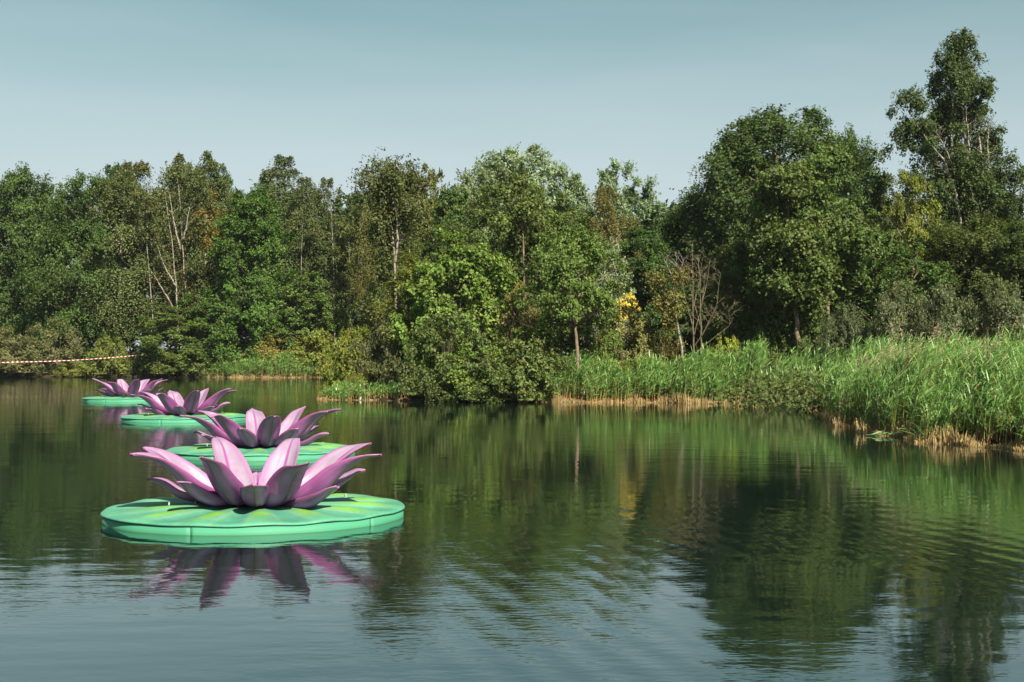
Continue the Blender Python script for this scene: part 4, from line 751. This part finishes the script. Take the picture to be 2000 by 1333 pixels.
def make_lily(x, y, rz, petal_rot, label):
    r = empty('floating_lily', (x, y, 0), rz); tag(r, label, 'floating water lily', 'giant floating water lilies in a row')
    link('pad_cover', pad_me, r)
    for me in rims: link('rim_panel', me, r)
    zt = .20; link('flower_hub', hub_me, r, (0, 0, zt - .005))
    g = np.random.default_rng(int(abs(x) * 100)); ko = int(abs(x) * 1.7) % 8
    for k in range(8):
        p = link('petal', big[(k + ko) % 8], r, (0, 0, zt + .012)); p.rotation_euler = (g.normal(0, .04), g.normal(0, .035), math.radians(-90 + 22.5 + 45 * k) + petal_rot + g.normal(0, .02))
        p = link('petal', sml[(k + ko) % 8], r, (0, 0, zt - .008)); p.rotation_euler = (g.normal(0, .05), g.normal(0, .04), math.radians(-90 + 45 * k) + petal_rot + g.normal(0, .025))
    for a, rr_ in ((-158, 1.14), (44, 1.48)) + tuple((-90 + 45 * k + 11 + math.degrees(petal_rot), .80) for k in (2, 6)):
        a = math.radians(a); q = link('shackle', shackle_me, r, (rr_ * math.cos(a), rr_ * math.sin(a), float(pad_z(np.array(rr_), np.array(a))) - .003)); q.rotation_euler = (0, 0, a + 1.2); q.scale = (.55, .55, .55)
    return r
D1 = 18.93
make_lily(px2w(501, D1), D1, 0, math.radians(10), 'nearest and largest-looking purple water lily float on its green pad')
make_lily(px2w(512, 30.2), 30.2, math.radians(-6), math.radians(2), 'second nearest purple water lily float, just behind the nearest one')
make_lily(px2w(361, 45.1), 45.1, math.radians(5), math.radians(1), 'third purple water lily float, between the second and the smallest one')
make_lily(px2w(253, 62.4), 62.4, math.radians(-3), math.radians(10), 'farthest and smallest-looking purple water lily float near the striped tape')

# ------------------------------------------------------------------ barrier tape and small things at the water
M_RED = principled('tape_red', (.55, .03, .04), .4, .4); M_WHT = principled('tape_white', (.80, .78, .76), .4, .4)
def tape_mesh():
    ctl = [(-110, 110.5, 711), (0, 111, 708.5), (90, 111.6, 706.5), (150, 112.3, 704.5), (200, 113.2, 700.5), (250, 114.6, 696.2), (300, 116.8, 691.5)]
    C_ = np.array([(px2w(p, d), d, row2z(rw, d)) for p, d, rw in ctl]); s = np.concatenate([[0], np.cumsum(np.linalg.norm(np.diff(C_, axis=0), axis=1))])
    n = int(s[-1] / .175); u = np.linspace(0, s[-1], n + 1); P = np.column_stack([np.interp(u, s, C_[:, k]) for k in range(3)])
    P[:, 2] = np.convolve(np.pad(P[:, 2], 12, 'reflect', reflect_type='odd'), np.ones(25) / 25, 'valid')
    tw = .5 * np.sin(u * .35) + .25 * np.sin(u * 1.1); hw = .029; off = np.column_stack([np.zeros(n + 1), np.sin(tw) * hw, np.cos(tw) * hw]); th = np.array([0, .002, 0])
    V = np.concatenate([P - off - th, P + off - th, P + off + th, P - off + th]); m = n + 1; Fq, Mi = [], []
    for k in range(4):
        for j in range(n): Fq.append([k * m + j, k * m + j + 1, ((k + 1) % 4) * m + j + 1, ((k + 1) % 4) * m + j]); Mi.append(j % 2)
    return new_mesh('barrier_tape', V, np.array(Fq).ravel(), np.full(len(Fq), 4), None, [M_RED, M_WHT], Mi)
tag(link('barrier_tape', tape_mesh()), 'red and white striped barrier tape stretched low over the water at the left', 'barrier tape')
def twig_tangle(px, row, d, w_, h_, n, seed, label):
    g = np.random.default_rng(seed); x = px2w(px, d); r = MB()
    for _ in range(n):
        s = np.array([g.uniform(-.3, .3) * w_, g.uniform(-.2, .3), g.uniform(-.05, .2) * h_]); e = s + np.array([g.normal(0, .5) * w_, g.normal(-.1, .25), g.uniform(.2, 1) * h_])
        m_ = (s + e) / 2 + g.normal(0, .10, 3); u = np.linspace(0, 1, 6)[:, None]; r.tube(s * (1 - u) ** 2 + 2 * m_ * u * (1 - u) + e * u ** 2, np.linspace(.022, .006, 6), 5)
    o = link('dead_branch', r.mesh('dead_branch', [M_DEAD]), None, (x, d, .02)); tag(o, label, 'branch', 'dead branches at the waterline'); return o
twig_tangle(1006, 770, 60.5, .8, .9, 14, 31, 'tangle of grey dead branches hanging at the waterline right of the brambles')
twig_tangle(842, 745, 61.4, .7, 1.4, 10, 32, 'bare brown branches poking out of the dark brambles')
tg = twig_tangle(1320, 690, 61.0, .9, .7, 3, 33, 'broken branch lying in the reeds under the leaning pale tree'); tg.location.z = 1.7
def fallen_reed():
    mb = MB(); g = np.random.default_rng(4); d = 36.6; mb.tube([(-.55, .1, .03), (0, .02, .05), (.45, -.1, .06), (.7, -.1, .03)], [.012, .011, .009, .005], 5, mi=0)
    for k in range(9):
        s = np.array([-.4 + .12 * k, .05 - .02 * k, .05]); a = g.normal(.2, .6); e = s + np.array([np.cos(a) * .38, -abs(np.sin(a)) * .2, g.uniform(-.03, .10)]); m_ = (s + e) / 2 + [0, 0, .05]; w = np.array([-.0, .022, .012])
        mb.add([s - w, s + w, m_ + w, m_ - w, e], [(0, 1, 2, 3), (3, 2, 4)])
    return link('fallen_reed', mb.mesh('fallen_reed', [principled('cut_reed', (.20, .32, .12), .6, .2)], False), None, (px2w(1735, d), d, 0))
tag(fallen_reed(), 'pale green broken reed stalk lying on the water by the big reed bed', 'reed stalk')
def bottle():
    n = 14; pr = [(.001, 0), (.045, .0), (.048, .02), (.048, .15), (.035, .19), (.016, .225), (.016, .25), (.001, .252)]; th = np.arange(n) / n * 2 * np.pi
    V = np.concatenate([np.column_stack([r * np.cos(th), r * np.sin(th), np.full(n, z)]) for r, z in pr]); Fq = [[k * n + j, k * n + (j + 1) % n, (k + 1) * n + (j + 1) % n, (k + 1) * n + j] for k in range(len(pr) - 1) for j in range(n)]
    o = link('white_bottle', new_mesh('white_bottle', V, np.array(Fq).ravel(), np.full(len(Fq), 4), None, [principled('white_plastic', (.8, .8, .78), .4, .5)], None, True), None, (px2w(703, 62.9), 62.9, .02)); o.rotation_euler = (.3, .5, 0); o.scale = (.65, .65, .65); return o
tag(bottle(), 'small white piece of litter at the straw edge of the spit', 'litter')

# ------------------------------------------------------------------ thin haze volume, added to lift the far blacks to grey
def haze_box():
    m, t, o = mat('haze_air'); v = N(t, 'ShaderNodeVolumePrincipled'); v.inputs['Density'].default_value = .00014; v.inputs['Color'].default_value = (.86, .93, .95, 1); v.inputs['Anisotropy'].default_value = .2
    t.links.new(v.outputs[0], o.inputs['Volume'])
    zlo = float(min(GZ.min(), -1.7)) - 1.0; x = float(max(abs(gx[0]), gx[-1])) + 20; y0 = float(gy[0]) - 20; y1 = float(gy[-1]) + 20; zt = 28.0
    V = [(-x, y0, zlo), (x, y0, zlo), (x, y1, zlo), (-x, y1, zlo), (-x, y0, zt), (x, y0, zt), (x, y1, zt), (-x, y1, zt)]
    f = [(3, 2, 1, 0), (4, 5, 6, 7), (0, 1, 5, 4), (1, 2, 6, 5), (2, 3, 7, 6), (3, 0, 4, 7)]
    tag(link('haze', new_mesh('haze', V, np.array(f).ravel(), np.full(6, 4), None, [m])), kind='stuff')
haze_box()
